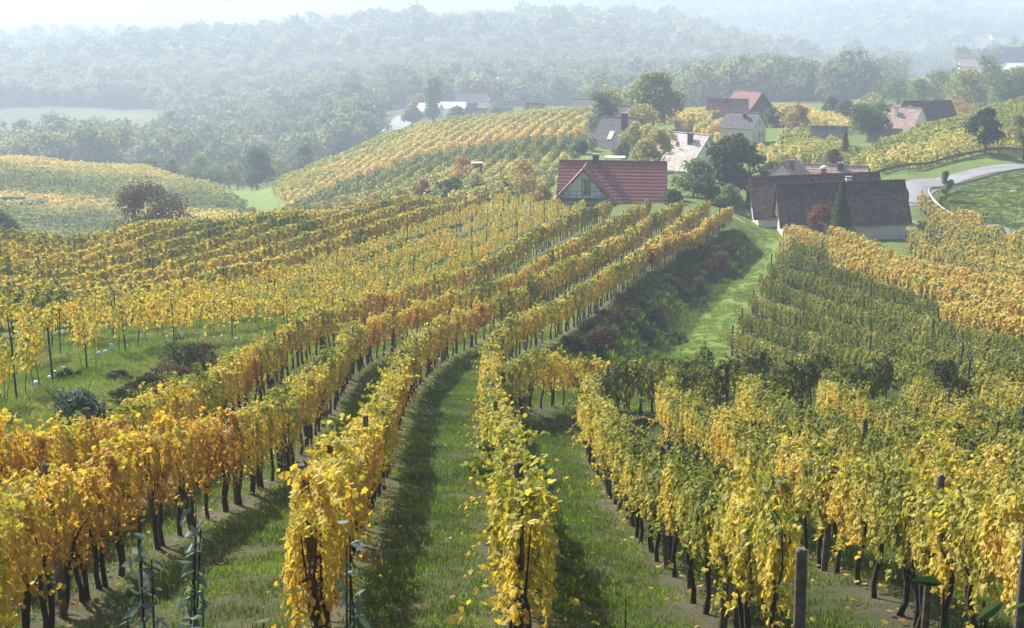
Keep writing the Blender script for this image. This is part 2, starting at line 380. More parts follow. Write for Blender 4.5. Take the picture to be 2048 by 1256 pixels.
lod_vines('vine_green', 1, 470, .64, .25, .50, 1.46, .08, .14, 'vine', 4, .9, .1)
M['vinefar'] = leaf_mat('far_vine_leaf', [(0,(.045,.07,.028)),(.25,(.12,.16,.05)),(.42,(.32,.34,.10)),(.57,(.62,.53,.19)),(.70,(.68,.47,.21)),(1,(.30,.16,.10))], .22, .46, .45, .08, rough=.7, spec=.12)
lod_vines('vine_far', 2, 200, 1.15, .34, .45, 1.85, .18, .32, 'q', 3, .9)

def scatter(name, colname, X, Y, Z, rz, scl, tone, label, cat, kind='stuff', tilt=None, zs=None, hide=False):
    n = len(X); col, cnt = proto_cols[colname]
    me = bpy.data.meshes.new(name); me.vertices.add(n)
    me.vertices.foreach_set('co', np.stack([X,Y,Z],1).astype(np.float32).ravel())
    rot = np.zeros((n,3)); rot[:,2] = rz
    if tilt is not None: rot[:,:2] = tilt
    sc = np.stack([scl, scl, scl if zs is None else zs], 1) if np.ndim(scl) == 1 else scl
    for nm, ty, dat, key in (('rot','FLOAT_VECTOR',rot,'vector'),('scl','FLOAT_VECTOR',sc,'vector'),('tone','FLOAT',tone,'value'),('idx','INT',rng.integers(0,cnt,n),'value')):
        a = me.attributes.new(nm, ty, 'POINT'); a.data.foreach_set(key, np.asarray(dat, np.int32 if ty=='INT' else np.float32).ravel())
    o = link(name, me); ng = bpy.data.node_groups.new(name+'_scatter', 'GeometryNodeTree')
    ng.interface.new_socket('Geometry', in_out='INPUT', socket_type='NodeSocketGeometry')
    ng.interface.new_socket('Geometry', in_out='OUTPUT', socket_type='NodeSocketGeometry')
    gi = ng.nodes.new('NodeGroupInput'); go = ng.nodes.new('NodeGroupOutput'); ip = ng.nodes.new('GeometryNodeInstanceOnPoints')
    ci = ng.nodes.new('GeometryNodeCollectionInfo'); ci.inputs['Collection'].default_value = col
    ci.inputs['Separate Children'].default_value = True; ci.inputs['Reset Children'].default_value = True
    def na(nm, ty):
        q = ng.nodes.new('GeometryNodeInputNamedAttribute'); q.data_type = ty; q.inputs['Name'].default_value = nm; return q.outputs[0]
    L = ng.links.new
    L(gi.outputs[0], ip.inputs['Points']); L(ci.outputs[0], ip.inputs['Instance']); ip.inputs['Pick Instance'].default_value = True
    L(na('idx','INT'), ip.inputs['Instance Index']); L(na('rot','FLOAT_VECTOR'), ip.inputs['Rotation']); L(na('scl','FLOAT_VECTOR'), ip.inputs['Scale'])
    L(ip.outputs[0], go.inputs[0])
    md = o.modifiers.new('scatter', 'NODES'); md.node_group = ng
    tag(o, label, cat, kind=kind); return o
def infrustum(x, y, m=.07, vlo=-60, vhi=1500):
    z = H(x, y); u, v = proj(x, y, z+1)
    return (np.abs(u-1024) < 1024*(1+m)+60) & (v > vlo) & (v < vhi)

# rows -------------------------------------------------------------
RT = 1.95
rows = {}
rows['B'] = smooth(trace('1068,1040;1050,985;1030,930;1010,870;990,800;978,745;975,705;995,665;1021,640;1061,618;1127,600;1171,572;1204,550;1252,521;1303,484;1360,442;1413,405', RT), 10)
rows['A'] = smooth(trace('560,1075;590,1010;640,940;690,890;750,825;778,775;797,725;822,682;850,662;895,632;950,607;1010,596;1072,556;1120,532;1164,510;1215,484;1252,466;1303,433;1361,402', RT), 10)
rows['Z'] = smooth(trace('-60,1010;0,985;137,937;290,882;370,857;475,825;532,807;575,790;607,762;650,722;687,675;725,645;780,622;850,607;900,583;948,572;1035,547;1105,503;1156,477;1211,448;1266,420;1296,402', RT), 10)
rows['Y'] = smooth(trace('-60,880;40,856;160,850;240,825;315,795;362,775;410,750;462,722;512,704;562,655;625,632;675,607;712,598;750,587;815,573;875,553;937,530;988,510;1035,486;1112,440;1167,422;1219,402', RT), 12)
rows['S'] = smooth(trace('1305,500;1335,480;1369,462;1383,472;1413,443;1460,414', RT), 3)
yo = offset(rows['Y'], 2.7)
y1n = trace('-70,862;22,822;115,771;186,738;243,709;310,698;381,690')
far = yo[yo[:,1] > y1n[-1,1]+9]
rows['y1'] = smooth(np.concatenate([y1n, far]), 25)
base = rows['y1']
for k in range(1, 4): rows['y%d' % (k+1)] = offset(base, 2.6*k)
for k in range(0, 10): rows['m%d' % (k+1)] = offset(base, 10.6+3.0*k)
rows['C'] = smooth(np.concatenate([trace('1600,1440;1462,1270;1397,1215;1363,1165;1318,1123;1274,1068;1228,1007;1195,950;1168,900;1172,862;1210,842;1275,832;1340,818;1405,793')]), 8)
for k, nm in enumerate('DEFGHIJK'): rows[nm] = offset(rows['C'], -2.55*(k+1))
rows['T'] = smooth(trace('1012,730;1050,716;1117,708;1175,713;1250,721', RT), 3)
lane_edge = trace('1425,760;1440,725;1468,680;1500,620;1532,560;1556,500;1575,462')
GD = np.array([.10, -.995]); GN_ = np.array([.995, .10])
blockA = trace('1450,735;1480,675;1518,605;1550,550;1570,490;1584,465;1620,482;1700,506;1770,520;1900,575;2300,690;2400,860;1800,800;1700,790;1600,790;1520,775')
green_line = trace('1540,505;1700,548;1850,600;2048,668;2300,740')
hillR = trace('1812,412;1850,428;1950,455;2048,505;2300,560;2300,690;2048,640;1930,575;1850,535;1800,500;1838,475;1862,468')
bk = np.concatenate([resample(rows['B'][rows['B'][:,1] > 62], .4), resample(rows['S'], .4)]); bt = np.concatenate([tang(resample(rows['B'][rows['B'][:,1] > 62], .4)), tang(resample(rows['S'], .4))])
jj, ii_ = np.nonzero((GY > 58) & (GY < 150) & (GX > -2) & (GX < 40))
kdb = kdtree.KDTree(len(bk)); [kdb.insert((p[0], p[1], 0), i) for i, p in enumerate(bk)]; kdb.balance()
for j, i in zip(jj, ii_):
    c_, k0, d0 = kdb.find((GX[j,i], GY[j,i], 0)); sg_ = (GX[j,i]-c_[0])*bt[k0][1]-(GY[j,i]-c_[1])*bt[k0][0]
    if sg_ > 0 and d0 < 8: GZ[j,i] += .12*math.exp(-((d0-.9)/1.0)**2)-.95*math.exp(-((d0-3.7)/1.5)**2)*min(1, max(0, (GY[j,i]-60)/12))
k = 0
origin = lane_edge[-1]
def clip_row(p0, d, poly, L=160, step=.5):
    t = np.arange(-L, L, step); q = p0+t[:,None]*d; ins = inpoly(q[:,0], q[:,1], poly)
    segs = []; st = None
    for i, b_ in enumerate(ins):
        if b_ and st is None: st = i
        if (not b_ or i == len(ins)-1) and st is not None:
            if i-st > 6: segs.append(q[st:i])
            st = None
    return segs
for k in range(-30, 30):
    for j, s in enumerate(clip_row(origin+GN_*k*3.0, GD, blockA)): rows['g%03d_%d' % (k+50, j)] = s
    for j, s in enumerate(clip_row(origin+GN_*k*2.6+np.array([.9,.2]), GD, hillR)): rows['h%03d_%d' % (k+50, j)] = s
EXCL = [trace('1790,455;1880,452;1850,478;1800,500;1785,485')]

vx = []
SMALL = trace('-80,905;-10,870;60,820;140,795;230,765;300,735;380,728;470,722;520,690;470,740;380,800;250,850;100,880;0,930')
def gl_side(p):   # >0: green side of the line (nearer)
    xs, ys = green_line[:,0], green_line[:,1]
    return np.interp(p[0], xs, ys) - p[1]
for nm, p in rows.items():
    q = resample(p, 1.05); t = tang(q)
    for i in range(len(q)):
        x, y = q[i]+rng.normal(0, .03, 2)
        fam = nm[0]
        if fam in 'm' and rng.random() < .02: continue
        if nm == 'S' and 7 < i < 0: continue
        vx.append((nm, fam, x, y, math.atan2(t[i,1], t[i,0]), i))
def vine_tone(fam, nm, x, y):
    nz = float(vnoise(x, y, 6, 11)-.5); nz2 = float(vnoise(x, y, 1.6, 12)-.5)
    if nm in 'YZA' : t = (.61 if y < 45 else .55)+.22*nz+.32*nz2 - .06*max(0, (y-60)/60)
    elif nm == 'B': t = (.46 if y < 40 else .53)+.14*nz+.16*nz2
    elif nm == 'S': t = .64+.15*nz2
    elif nm == 'T': t = .50+.25*nz2 - .18*max(0, min(1,(x-3)/4))
    elif nm[0] == 'y': t = .54+.08*nz+.10*nz2
    elif nm[0] == 'm': t = .49+.24*nz+.07*nz2
    elif nm in 'CDEFGHIJK': t = .43+.20*nz+.26*nz2 - (.16 if y > 47 else 0)
    elif fam == 'g':
        g = gl_side((x, y)); t = .31+.12*nz+.10*nz2 if g > 1 else .59+.12*nz+.16*nz2
    else: t = .52+.14*nz+.18*nz2
    return t
cand = []
for nm, fam, x, y, rz, i in vx:
    z = float(H(x, y)); u, v = proj(x, y, z+1.3)
    if not (-140 < u < 2190 and v < 1560) or y < 12: continue
    if any(inpoly(x, y, e) for e in EXCL): continue
    young = nm[0] == 'y'
    if young and rng.random() < (.28 if y < 56 else .06): continue
    if nm == 'y1' and 44 < y < 47: continue
    if nm in 'CD' and i < 2 and len(nm) == 1: continue
    cand.append(dict(nm=nm, fam=fam, x=x, y=y, z=z, rz=rz+(math.pi if rng.random()<.5 else 0), u=u, v=v, d=math.hypot(x, y, z), t=vine_tone(fam, nm, x, y), young=young))
near = sorted([c for c in cand if not c['young'] and -60 < c['u'] < 2110 and c['v'] < 1420], key=lambda c: c['d'])[:296]
for c in near: c['near'] = True
ROWLAB = {'Y': ('amber and brown grapevine in the row beside the brambles and bright green meadow', 'vines of the row beside the brambles'),
 'Z': ('golden brown grapevine in the second row out from the brambles', 'vines of the second row from the brambles'),
 'A': ('golden grapevine in the row bordering the shaded side of the wide grass lane', 'vines along the shaded side of the wide grass lane'),
 'B': ('yellow grapevine in the single row between the wide grass lane and the narrow one', 'vines of the row between the two grass lanes'),
 'S': ('reddish grapevine in the short row along the top of the bank', 'vines of the short row on the bank'),
 'T': ('gold and green grapevine in the short row behind the narrow grass lane', 'vines of the short row closing the narrow lane'),
 'C': ('yellow-green grapevine in the row edging the narrow grass lane on its sunny side', 'vines of the first yellow-green row')}
for i, q in enumerate('DEFGHIJK'): ROWLAB[q] = ('yellow-green grapevine in row number %s counted from the narrow grass lane into the dense block' % ['two','three','four','five','six','seven','eight','nine'][i], 'vines of dense row %d' % (i+2))
protos = []
for i in range(NP):
    protos.append((FOL[i], TRK[i]))
first = {}
for j, c in enumerate(near):
    i = j % NP
    key = i
    rz = c['rz']; loc = (c['x'], c['y'], c['z'])
    if key not in first:
        root = thing('grapevine', 'x', 'grapevine', loc, rz); f = link('foliage', FOL[i], root); t_ = link('trunk', TRK[i], root)
        first[key] = (root, f, t_)
    else:
        r0, f0, t0 = first[key]
        root = r0.copy(); COL.objects.link(root); f = f0.copy(); COL.objects.link(f); f.parent = root; t_ = t0.copy(); COL.objects.link(t_); t_.parent = root
        root.location = loc; root.rotation_euler = (0,0,rz)
    lab = ROWLAB.get(c['nm'], ('dark green grapevine at the near edge of the green vineyard block', 'nearest vines of the green block'))
    if c['nm'] == 'g': pass
    root['label'] = lab[0]; root['group'] = lab[1]
    s = random.uniform(.93, 1.10); f.scale = (1, random.uniform(.85,1.2), s); t_.rotation_euler = (0,0,random.uniform(-.3,.3))
    f.location = (0,0,random.uniform(-.05,.05)); f['tone'] = float(c['t'])
rest = [c for c in cand if 'near' not in c]
def emit(name, colname, cs, label, smin=.9, smax=1.12):
    if not cs: return
    A = {k_: np.array([c[k_] for c in cs]) for k_ in ('x','y','z','rz','t')}
    n = len(cs); s = rng.uniform(smin, smax, n)
    scatter(name, colname, A['x'], A['y'], A['z'], A['rz'], s, A['t'], label, 'grapevines')
sel = lambda f: [c for c in rest if f(c)]
def lodsplit(name, f, label):
    cs = sel(f); a = [c for c in cs if c['d'] < 88]; b_ = [c for c in cs if c['d'] >= 88]
    return a, b_
emit('vineyard_rows_near', 'vine_mid', sel(lambda c: c['nm'] in 'YZABSTCDEFGHIJK' and c['d'] < 92), 'mass of golden vines in the curving rows between the front vines and the bank')
emit('vineyard_rows_beyond', 'vine_back', sel(lambda c: c['nm'] in 'YZABSTCDEFGHIJK' and c['d'] >= 92), 'golden vine rows climbing to the red-roofed house')
emit('young_vineyard', 'vine_young', sel(lambda c: c['young']), 'thin bright yellow young vines on the open green slope')
emit('terrace_vineyard', 'vine_back', sel(lambda c: c['fam'] == 'm'), 'dense green and gold vine rows along the crest behind the young vines', .98, 1.06)
emit('green_vineyard', 'vine_green', sel(lambda c: c['fam'] == 'g' and c['d'] < 100 and gl_side((c['x'],c['y'])) > 1), 'dark green vineyard block beside the grass track', .86, .96)
emit('green_vineyard_far', 'vine_green', sel(lambda c: c['fam'] == 'g' and c['d'] >= 100 and gl_side((c['x'],c['y'])) > 1), 'far corner of the dark green block where it meets the track')
emit('orange_vineyard', 'vine_back', sel(lambda c: c['fam'] == 'g' and gl_side((c['x'],c['y'])) <= 1), 'orange and gold vineyard just below the dark-roofed barns')
emit('roadside_vineyard', 'vine_back', sel(lambda c: c['fam'] == 'h'), 'green and gold vines below the bend of the road')
print('vines', len(cand), 'near', len(near), 'max d', near[-1]['d'])

# far vineyards ------------------------------------------------------
def far_block(name, poly_px, direc, label, tonef, spacing=2.6, seg=2.1, jitter=.15, hs=1.0, off=None, miss=.03):
    poly = trace(poly_px) if off is None else np.array([P(*q)[:2] for q in off])
    d = np.array(direc, float); d /= np.hypot(*d); nrm = np.array([-d[1], d[0]]); c0 = poly.mean(0)
    ext = np.abs(poly-c0).max()*1.6
    S, T = np.meshgrid(np.arange(-ext, ext, seg), np.arange(-ext, ext, spacing))
    S = S+rng.uniform(-.3,.3,S.shape); T = T+rng.normal(0, jitter, T.shape)
    x = (c0[0]+S*d[0]+T*nrm[0]).ravel(); y = (c0[1]+S*d[1]+T*nrm[1]).ravel()
    k_ = inpoly(x, y, poly) & (y > 20); x = x[k_]; y = y[k_]
    k_ = infrustum(x, y) & (rng.random(len(x)) > miss) & ~inpoly(x, y, np.array([P(*q_)[:2] for q_ in [(1435,280,255),(1560,280,255),(1560,290,226),(1435,290,226)]])); x = x[k_]; y = y[k_]; z = H(x, y); u, v = proj(x, y, z)
    t = tonef(x, y, u, v)+.10*(vnoise(x,y,2.2,5)-.5)+.12*(vnoise(x,y,9,6)-.5)
    sc = np.stack([rng.uniform(.9,1.15,len(x)), rng.uniform(.8,1.2,len(x)), rng.uniform(.85,1.1,len(x))*hs], 1)
    scatter(name, 'vine_far', x, y, z-.05, np.full(len(x), math.atan2(d[1], d[0]))+rng.choice([0,math.pi],len(x)), sc, t, label, 'vineyard')
    print(name, len(x))
def t_mid(x, y, u, v):
    L = np.interp(u, [540,620,700,850,1000,1100,1200], [440,400,368,315,290,280,272]); t = v-L
    return np.interp(t, [-75,-55,-40,-12,-5,5,10,40,52,80], [.36,.42,.52,.55,.62,.63,.34,.33,.48,.48])

far_block('hill_vineyard', None, (.16,1), 'striped tan, peach and green vineyard covering the hill in the middle', t_mid,
  off=[(560,400,250),(575,430,226),(640,445,203),(760,450,176),(900,440,166),(1000,425,165),(1060,405,176),(1120,390,186),(1130,330,215),(1195,305,228),(1160,285,250),(1190,270,262),(1175,228,318),(1040,233,332),(900,247,337),(760,284,322),(620,345,290),(545,385,272)])
def t_left(x, y, u, v):
    w = vnoise(x*.4, y, 9, 21)
    b_ = np.interp(v-(u*.10), [300,322,332,350,372,388,400,412,425,445,470,490], [.48,.54,.52,.43,.32,.34,.56,.62,.44,.33,.46,.48])
    return b_+.16*(w-.5)+np.where((u>250)&(v<v.min()-1), 0, 0)
far_block('valley_vineyard', None, (1,.10), 'pale green and yellow vineyard on the low hill across the dip', t_left, spacing=2.6,
  off=[(-200,520,190),(-200,322,330),(0,327,322),(150,335,318),(300,347,311),(400,372,292),(440,390,284),(500,425,248),(515,445,236),(460,470,215),(300,500,190),(0,520,185)])
def t_right(x, y, u, v):
    return .42+.14*np.interp(v-(320-(u-1750)*.3), [-20,0,20,40],[0,.0,1,.6])*vnoise(x,y,14,31)
far_block('slope_vineyard', None, (.85,.53), 'sunlit yellow-green vineyard on the slope above the guard-railed road', t_right,
  off=[(1715,340,196),(1750,352,186),(1850,345,186),(1950,333,191),(2048,318,197),(2300,290,205),(2300,190,262),(2048,212,256),(1950,240,246),(1850,268,236),(1760,305,222),(1705,325,208)])
c_v = lambda val: (lambda x, y, u, v: np.full(len(x), val))
far_block('house_vineyard', None, (.3,1), 'peach-coloured vines between the pale-roofed house and the spreading tree', c_v(.57),
  off=[(1350,262,268),(1440,292,240),(1530,330,212),(1600,340,200),(1600,325,212),(1560,300,228),(1440,255,272),(1350,250,282)])
far_block('garden_vineyard', None, (.8,.6), 'green-gold vines around the small grey-roofed barn', c_v(.45),
  off=[(1530,300,228),(1560,335,206),(1700,335,200),(1720,310,216),(1640,285,238),(1540,268,250)])
far_block('crest_vineyard', None, (1,.2), 'orange vines on the crest to one side of the red gabled farmhouse', c_v(.58),
  off=[(1540,250,268),(1700,255,262),(1690,228,300),(1560,220,305)])
far_block('upper_vineyard', None, (1,.1), 'gold vines below the two-roofed red farmhouse', c_v(.60),
  off=[(1310,250,285),(1430,250,285),(1425,232,305),(1310,232,305)])


# ------------------------------------------------------------------ ground sheet with zones
lx, ly = GX.ravel(), GY.ravel()
gz = H(lx, ly)
lush = np.zeros(len(lx)); soil = np.zeros(len(lx)); pale = np.zeros(len(lx))
uu, vv = proj(lx, ly, GZ.ravel())
nearmask = (ly < 185) & (ly > 8) & (np.abs(uu-1024) < 1400)
kd_pts = np.concatenate([resample(p, .5) for nm, p in rows.items()])
kd = kdtree.KDTree(len(kd_pts))
for i, p in enumerate(kd_pts): kd.insert((p[0], p[1], 0), i)
kd.balance()
idx = np.nonzero(nearmask)[0]; dist = np.full(len(lx), 9.0)
for i in idx: dist[i] = kd.find((lx[i], ly[i], 0))[2]
soil = np.clip(1.15-dist/.62, 0, 1)*np.clip(.55+.9*(vnoise(lx,ly,1.7,41)), 0, 1)*.95
MEADOW = trace('-80,960;0,905;140,860;300,790;420,745;520,712;560,672;640,655;700,625;560,640;460,660;380,660;240,680;110,700;-80,760')
lush = np.where((ly > 60) & (ly < 400), .65, 0.0); soil = np.where(ly < 60, np.maximum(soil, .55*np.clip(2.2*vnoise(lx,ly*.4,1.4,45)-1.0,0,1)), soil)
LANE = trace('1330,735;1345,705;1400,650;1440,600;1475,540;1500,490;1490,450;1470,430;1500,425;1560,445;1572,462;1548,500;1520,560;1490,620;1462,680;1440,725;1420,760;1380,765')
for poly, val in ((MEADOW, 1.0), (LANE, 1.0)): lush = np.where(inpoly(lx, ly, poly), val, lush)
yfield = (dist > .6) & (lx < -8) & (ly > 30) & (ly < 160); lush = np.where(yfield & (lush < .8), .9, lush)
mead = np.array([P(*q)[:2] for q in [(440,385,290),(500,430,245),(540,450,235),(585,440,225),(560,405,250),(545,385,275),(620,345,330),(500,370,330)]])
lush = np.where(inpoly(lx, ly, mead), 1, lush)
lawn = np.array([P(*q)[:2] for q in [(1150,325,212),(1240,325,212),(1240,296,235),(1170,296,235)]])
grs = trace('1870,400;1900,372;2048,340;2300,320;2300,450;2048,462;1940,445;1895,425')
for poly, w_ in ((lawn, .9), (grs, .45)): lush = np.where(inpoly(lx, ly, poly), w_, lush)
for a, b_, w in ((P(1475,450,150), P(1530,462,146), .8), (P(1465,432,158), P(1500,445,153), 1.1), (P(1790,455,147), P(1850,478,140), .7), (P(1815,452,149), P(1868,462,146), 1.0)):
    a, b_ = a[:2], b_[:2]; tt = np.clip(((lx-a[0])*(b_[0]-a[0])+(ly-a[1])*(b_[1]-a[1]))/((b_-a)@(b_-a)), 0, 1)
    dd = np.hypot(lx-a[0]-tt*(b_[0]-a[0]), ly-a[1]-tt*(b_[1]-a[1])); pale = np.maximum(pale, np.clip(1.3-dd/w, 0, .8))
bank = trace('1140,690;1280,560;1400,495;1450,465;1500,480;1480,540;1430,610;1380,660;1330,715;1230,735')
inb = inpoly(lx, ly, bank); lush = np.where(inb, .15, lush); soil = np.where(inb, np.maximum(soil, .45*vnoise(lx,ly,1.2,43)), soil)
pf = np.array([P(*q)[:2] for q in [(1790,155,850),(1925,150,850),(1925,126,1060),(1805,132,1000)]])
pale = np.where(inpoly(lx, ly, pf), .6, pale)
ff = np.array([P(*q)[:2] for q in [(60,270,690),(200,300,600),(320,270,700),(320,247,780),(150,246,780)]])
lush = np.where(inpoly(lx, ly, ff), .35+.1*np.sin((lx*.5+ly)*.25), lush); soil = np.where(inpoly(lx, ly, ff), .6*(np.sin((lx*.35+ly)*.33) > .4), soil)
for offp in ([(1010,240,470),(1180,240,470),(1180,222,560),(1010,222,560)], [(1800,215,520),(1950,130,800),(2100,120,900),(2048,90,1400),(1900,95,1300),(1930,118,1000),(1800,150,760)]):
    lush = np.where(inpoly(lx, ly, np.array([P(*q)[:2] for q in offp])), 1, lush)
ii = (np.arange(NB-1)[:,None]*NA+np.arange(NA-1)[None,:]).ravel()
faces = np.stack([ii, ii+1, ii+1+NA, ii+NA], 1)
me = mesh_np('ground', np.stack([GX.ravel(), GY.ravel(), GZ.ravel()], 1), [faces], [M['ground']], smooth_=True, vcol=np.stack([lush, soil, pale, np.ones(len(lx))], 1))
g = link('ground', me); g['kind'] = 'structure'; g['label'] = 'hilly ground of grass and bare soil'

# ------------------------------------------------------------------ grass, fallen leaves
def tuft(nb, h, rad, w):
    V = []; Fc = []; 
    for i in range(nb):
        a = random.uniform(0, 6.28); r = rad*math.sqrt(random.random()); x, y = r*math.cos(a), r*math.sin(a)
        b_ = random.uniform(0, 6.28); l = random.uniform(.25, .9); hh = h*random.uniform(.5, 1.1); dx, dy = math.cos(b_), math.sin(b_)
        px, py = -dy*w/2, dx*w/2; o = len(V)
        V += [(x-px, y-py, -.02), (x+px, y+py, -.02), (x+px*.8+dx*l*hh*.4, y+py*.8+dy*l*hh*.4, hh*.6), (x-px*.8+dx*l*hh*.4, y-py*.8+dy*l*hh*.4, hh*.6), (x+dx*l*hh, y+dy*l*hh, hh*.9)]
        Fc.append((o, o+1, o+2, o+3)); Fc.append((o+3, o+2, o+4))
    q4 = np.array([f for f in Fc if len(f) == 4]); q3 = np.array([f for f in Fc if len(f) == 3]); lv = np.random.rand(nb)
    return mesh_np('tuft', V, [q4, q3], [M['grass']], np.concatenate([lv, lv]))
np.random.seed(3)
proto_col('short_tuft', [tuft(90, .04, .26, .010) for _ in range(5)])
proto_col('long_tuft', [tuft(80, .30, .26, .016) for _ in range(5)])
proto_col('coarse_tuft', [tuft(60, .32, .42, .035) for _ in range(5)])
def sprinkle(poly, dens, ymin=0, ymax=1e9):
    lo, hi = poly.min(0), poly.max(0); n = int((hi-lo).prod()*dens)
    x = rng.uniform(lo[0], hi[0], n); y = rng.uniform(lo[1], hi[1], n)
    k_ = inpoly(x, y, poly) & (y > ymin) & (y < ymax); x, y = x[k_], y[k_]; k_ = infrustum(x, y, .05); return x[k_], y[k_]
def rowdist(x, y): return np.array([kd.find((a, b_, 0))[2] for a, b_ in zip(x, y)])
fore = np.array([(-18,11),(20,11),(26,72),(16,72),(8,64),(0,75),(-16,60),(-20,40)], float)
x, y = sprinkle(fore, 11); 
keep = rng.random(len(x)) < np.clip(1.25-(y-14)/75, .35, 1); x, y = x[keep], y[keep]
inm = inpoly(x, y, MEADOW); x, y = x[~inm], y[~inm]
rd = rowdist(x, y); keep = rng.random(len(x)) < np.clip((rd-.15)/.5, .12, 1); x, y, rd = x[keep], y[keep], rd[keep]
scatter('lane_grass', 'short_tuft', x, y, H(x,y), rng.uniform(0,6.28,len(x)), rng.uniform(.7,1.35,len(x))*(1+y/90), .08+.28*vnoise(x,y,.9,51)+.16*vnoise(x,y,5,52)+np.where(rd<.6,.15,0), 'short mown grass in the lanes between the front vine rows', 'grass')
print('grass', len(x))
x, y = sprinkle(MEADOW, 12); 
youngreg = np.array([rows['y1'][0]+(3,-3), *[p for p in rows['Y'] if 40 < p[1] < 110][::6], *[p for p in rows['y4'] if p[1] < 120][::-6]])
x2, y2 = sprinkle(youngreg, 5); x = np.concatenate([x, x2]); y = np.concatenate([y, y2])
scatter('meadow_grass', 'long_tuft', x, y, H(x,y), rng.uniform(0,6.28,len(x)), rng.uniform(.7,1.4,len(x)), .48+.30*vnoise(x,y,2.5,53), 'long bright green grass under the young vines', 'grass', zs=rng.uniform(.5,1.2,len(x)))
print('meadow', len(x))
x, y = sprinkle(LANE, 3.0); x2, y2 = sprinkle(grs, 3.2); x = np.concatenate([x,x2]); y = np.concatenate([y,y2])
scatter('track_grass', 'coarse_tuft', x, y, H(x,y), rng.uniform(0,6.28,len(x)), rng.uniform(.6,1.1,len(x)), .50+.26*vnoise(x,y,2.5,54)-.28*(x > 45), 'green grass of the track and of the slope below the road', 'grass', zs=rng.uniform(.25,.6,len(x)))
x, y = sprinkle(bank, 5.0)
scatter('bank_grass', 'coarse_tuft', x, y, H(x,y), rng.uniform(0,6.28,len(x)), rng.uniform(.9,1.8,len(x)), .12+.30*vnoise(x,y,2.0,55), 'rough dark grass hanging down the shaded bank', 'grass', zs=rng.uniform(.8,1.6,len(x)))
ms = []
for i in range(4): ms.append(leafmesh('fallen', np.zeros((1,3))+[0,0,.02], np.array([[rng.normal(0,.3),rng.normal(0,.3),1.]]), np.array([.085]), M['vine'], lv=np.array([.5])))
proto_col('fallen_leaf', ms)
q = np.concatenate([resample(rows[k_], .22) for k_ in 'YZABCD']); q = q[(q[:,1] < 62) & (q[:,1] > 12)]; q = q+rng.normal(0, .42, q.shape)
q2 = rng.uniform([-16,12],[18,55],(350,2)); q = np.concatenate([q, q2]); 
scatter('fallen_leaves', 'fallen_leaf', q[:,0], q[:,1], H(q[:,0],q[:,1])+.06, rng.uniform(0,6.28,len(q)), rng.uniform(.6,1.2,len(q)), rng.uniform(.6,.95,len(q)), 'brown and yellow vine leaves fallen on the grass', 'fallen leaves')

# ------------------------------------------------------------------ posts and guards
def post_mesh(h, w, mat, n=8, lean=.02):
    mb = MB(); mb.tube([(0,0,-.3),(random.uniform(-lean,lean),random.uniform(-lean,lean),h*.5),(random.uniform(-lean,lean),0,h-.02),(random.uniform(-lean,lean),0,h)], [w,w*.97,w*.93,w*.7], n)
    return mb.mesh('vineyard_post', mat)
WP = [post_mesh(2.15, .055, M['wood']) for _ in range(4)]; SPm = [post_mesh(2.0, .032, M['steel'], 4) for _ in range(4)]
END = [post_mesh(1.75, .05, M['wood'], 10) for _ in range(2)]
posts = []
for nm, p in rows.items():
    q = resample(p, 5.2); yg = nm[0] == 'y'
    for i, (x, y) in enumerate(q):
        z = float(H(x, y)); u, v = proj(x, y, z+1)
        if nm[0] == 'g' and i % 2: continue
        if -80 < u < 2130 and 12 < y < 175 and v < 1500 and not any(inpoly(x, y, e) for e in EXCL): posts.append((math.hypot(x,y), nm, x, y, z, yg, i in (0, len(q)-1)))
for nm, u_, lb in (('C', 1588, 'round-topped grey end post standing before the first yellow-green row'), ('D', 2026, 'tall grey end post at the picture edge before the second yellow-green row')):
    x, y = cast(u_, 1440); me = post_mesh(1.62 if nm == 'C' else 1.75, .056, M['wood'], 12, .01); o = link('vineyard_post', me, None, gp(x, y)); tag(o, lb, 'post')
posts = [p_ for p_ in posts if not (p_[1] in 'CD' and p_[6] and p_[0] < 20)]; posts.sort(key=lambda a: a[0])
GL = {True: ('thin dark steel stake standing among the young yellow vines', 'stakes of the young vines'), False: ('weathered grey wooden post in an old vine row', 'wooden posts of the old vine rows')}
for k_, (d, nm, x, y, z, yg, e) in enumerate(posts[:250]):
    me = (SPm if yg else (END if e else WP))[k_ % 2 if e and not yg else k_ % 4]
    o = link('vineyard_post', me, None, (x, y, z)); o.rotation_euler = (random.uniform(-.05,.05), random.uniform(-.06,.06), random.uniform(0,6))
    lb, gr = GL[yg]
    if e and not yg and d < 25:
        if nm == 'A': lb = 'wooden end post of the golden row that borders the wide grass lane'
        elif nm == 'B': lb = 'dark wooden end post half hidden by yellow leaves between the two grass lanes'
        else: lb = 'wooden end post of vine row ' + nm
        gr = None
    tag(o, lb, 'post', gr)
pr = posts[250:]
if pr:
    proto_col('far_post', [post_mesh(2.25, .06, M['wood'], 4) for _ in range(3)])
    A_ = np.array([[a[2],a[3],a[4]] for a in pr])
    scatter('far_vineyard_posts', 'far_post', A_[:,0], A_[:,1], A_[:,2], rng.uniform(0,6,len(pr)), np.ones(len(pr)), np.zeros(len(pr)), 'the many thin posts standing in the farther vine rows', 'posts')
print('posts', len(posts))
def guard_mesh(h):
    mb = MB(); mb.box((0,0,h/2-.03), (.115,.115,h), 0, .9); mb.box((0,0,h-.02),(.07,.07,.03)); return mb.mesh('vine_guard', M['guard'])
GM = [guard_mesh(.42), guard_mesh(.34)]
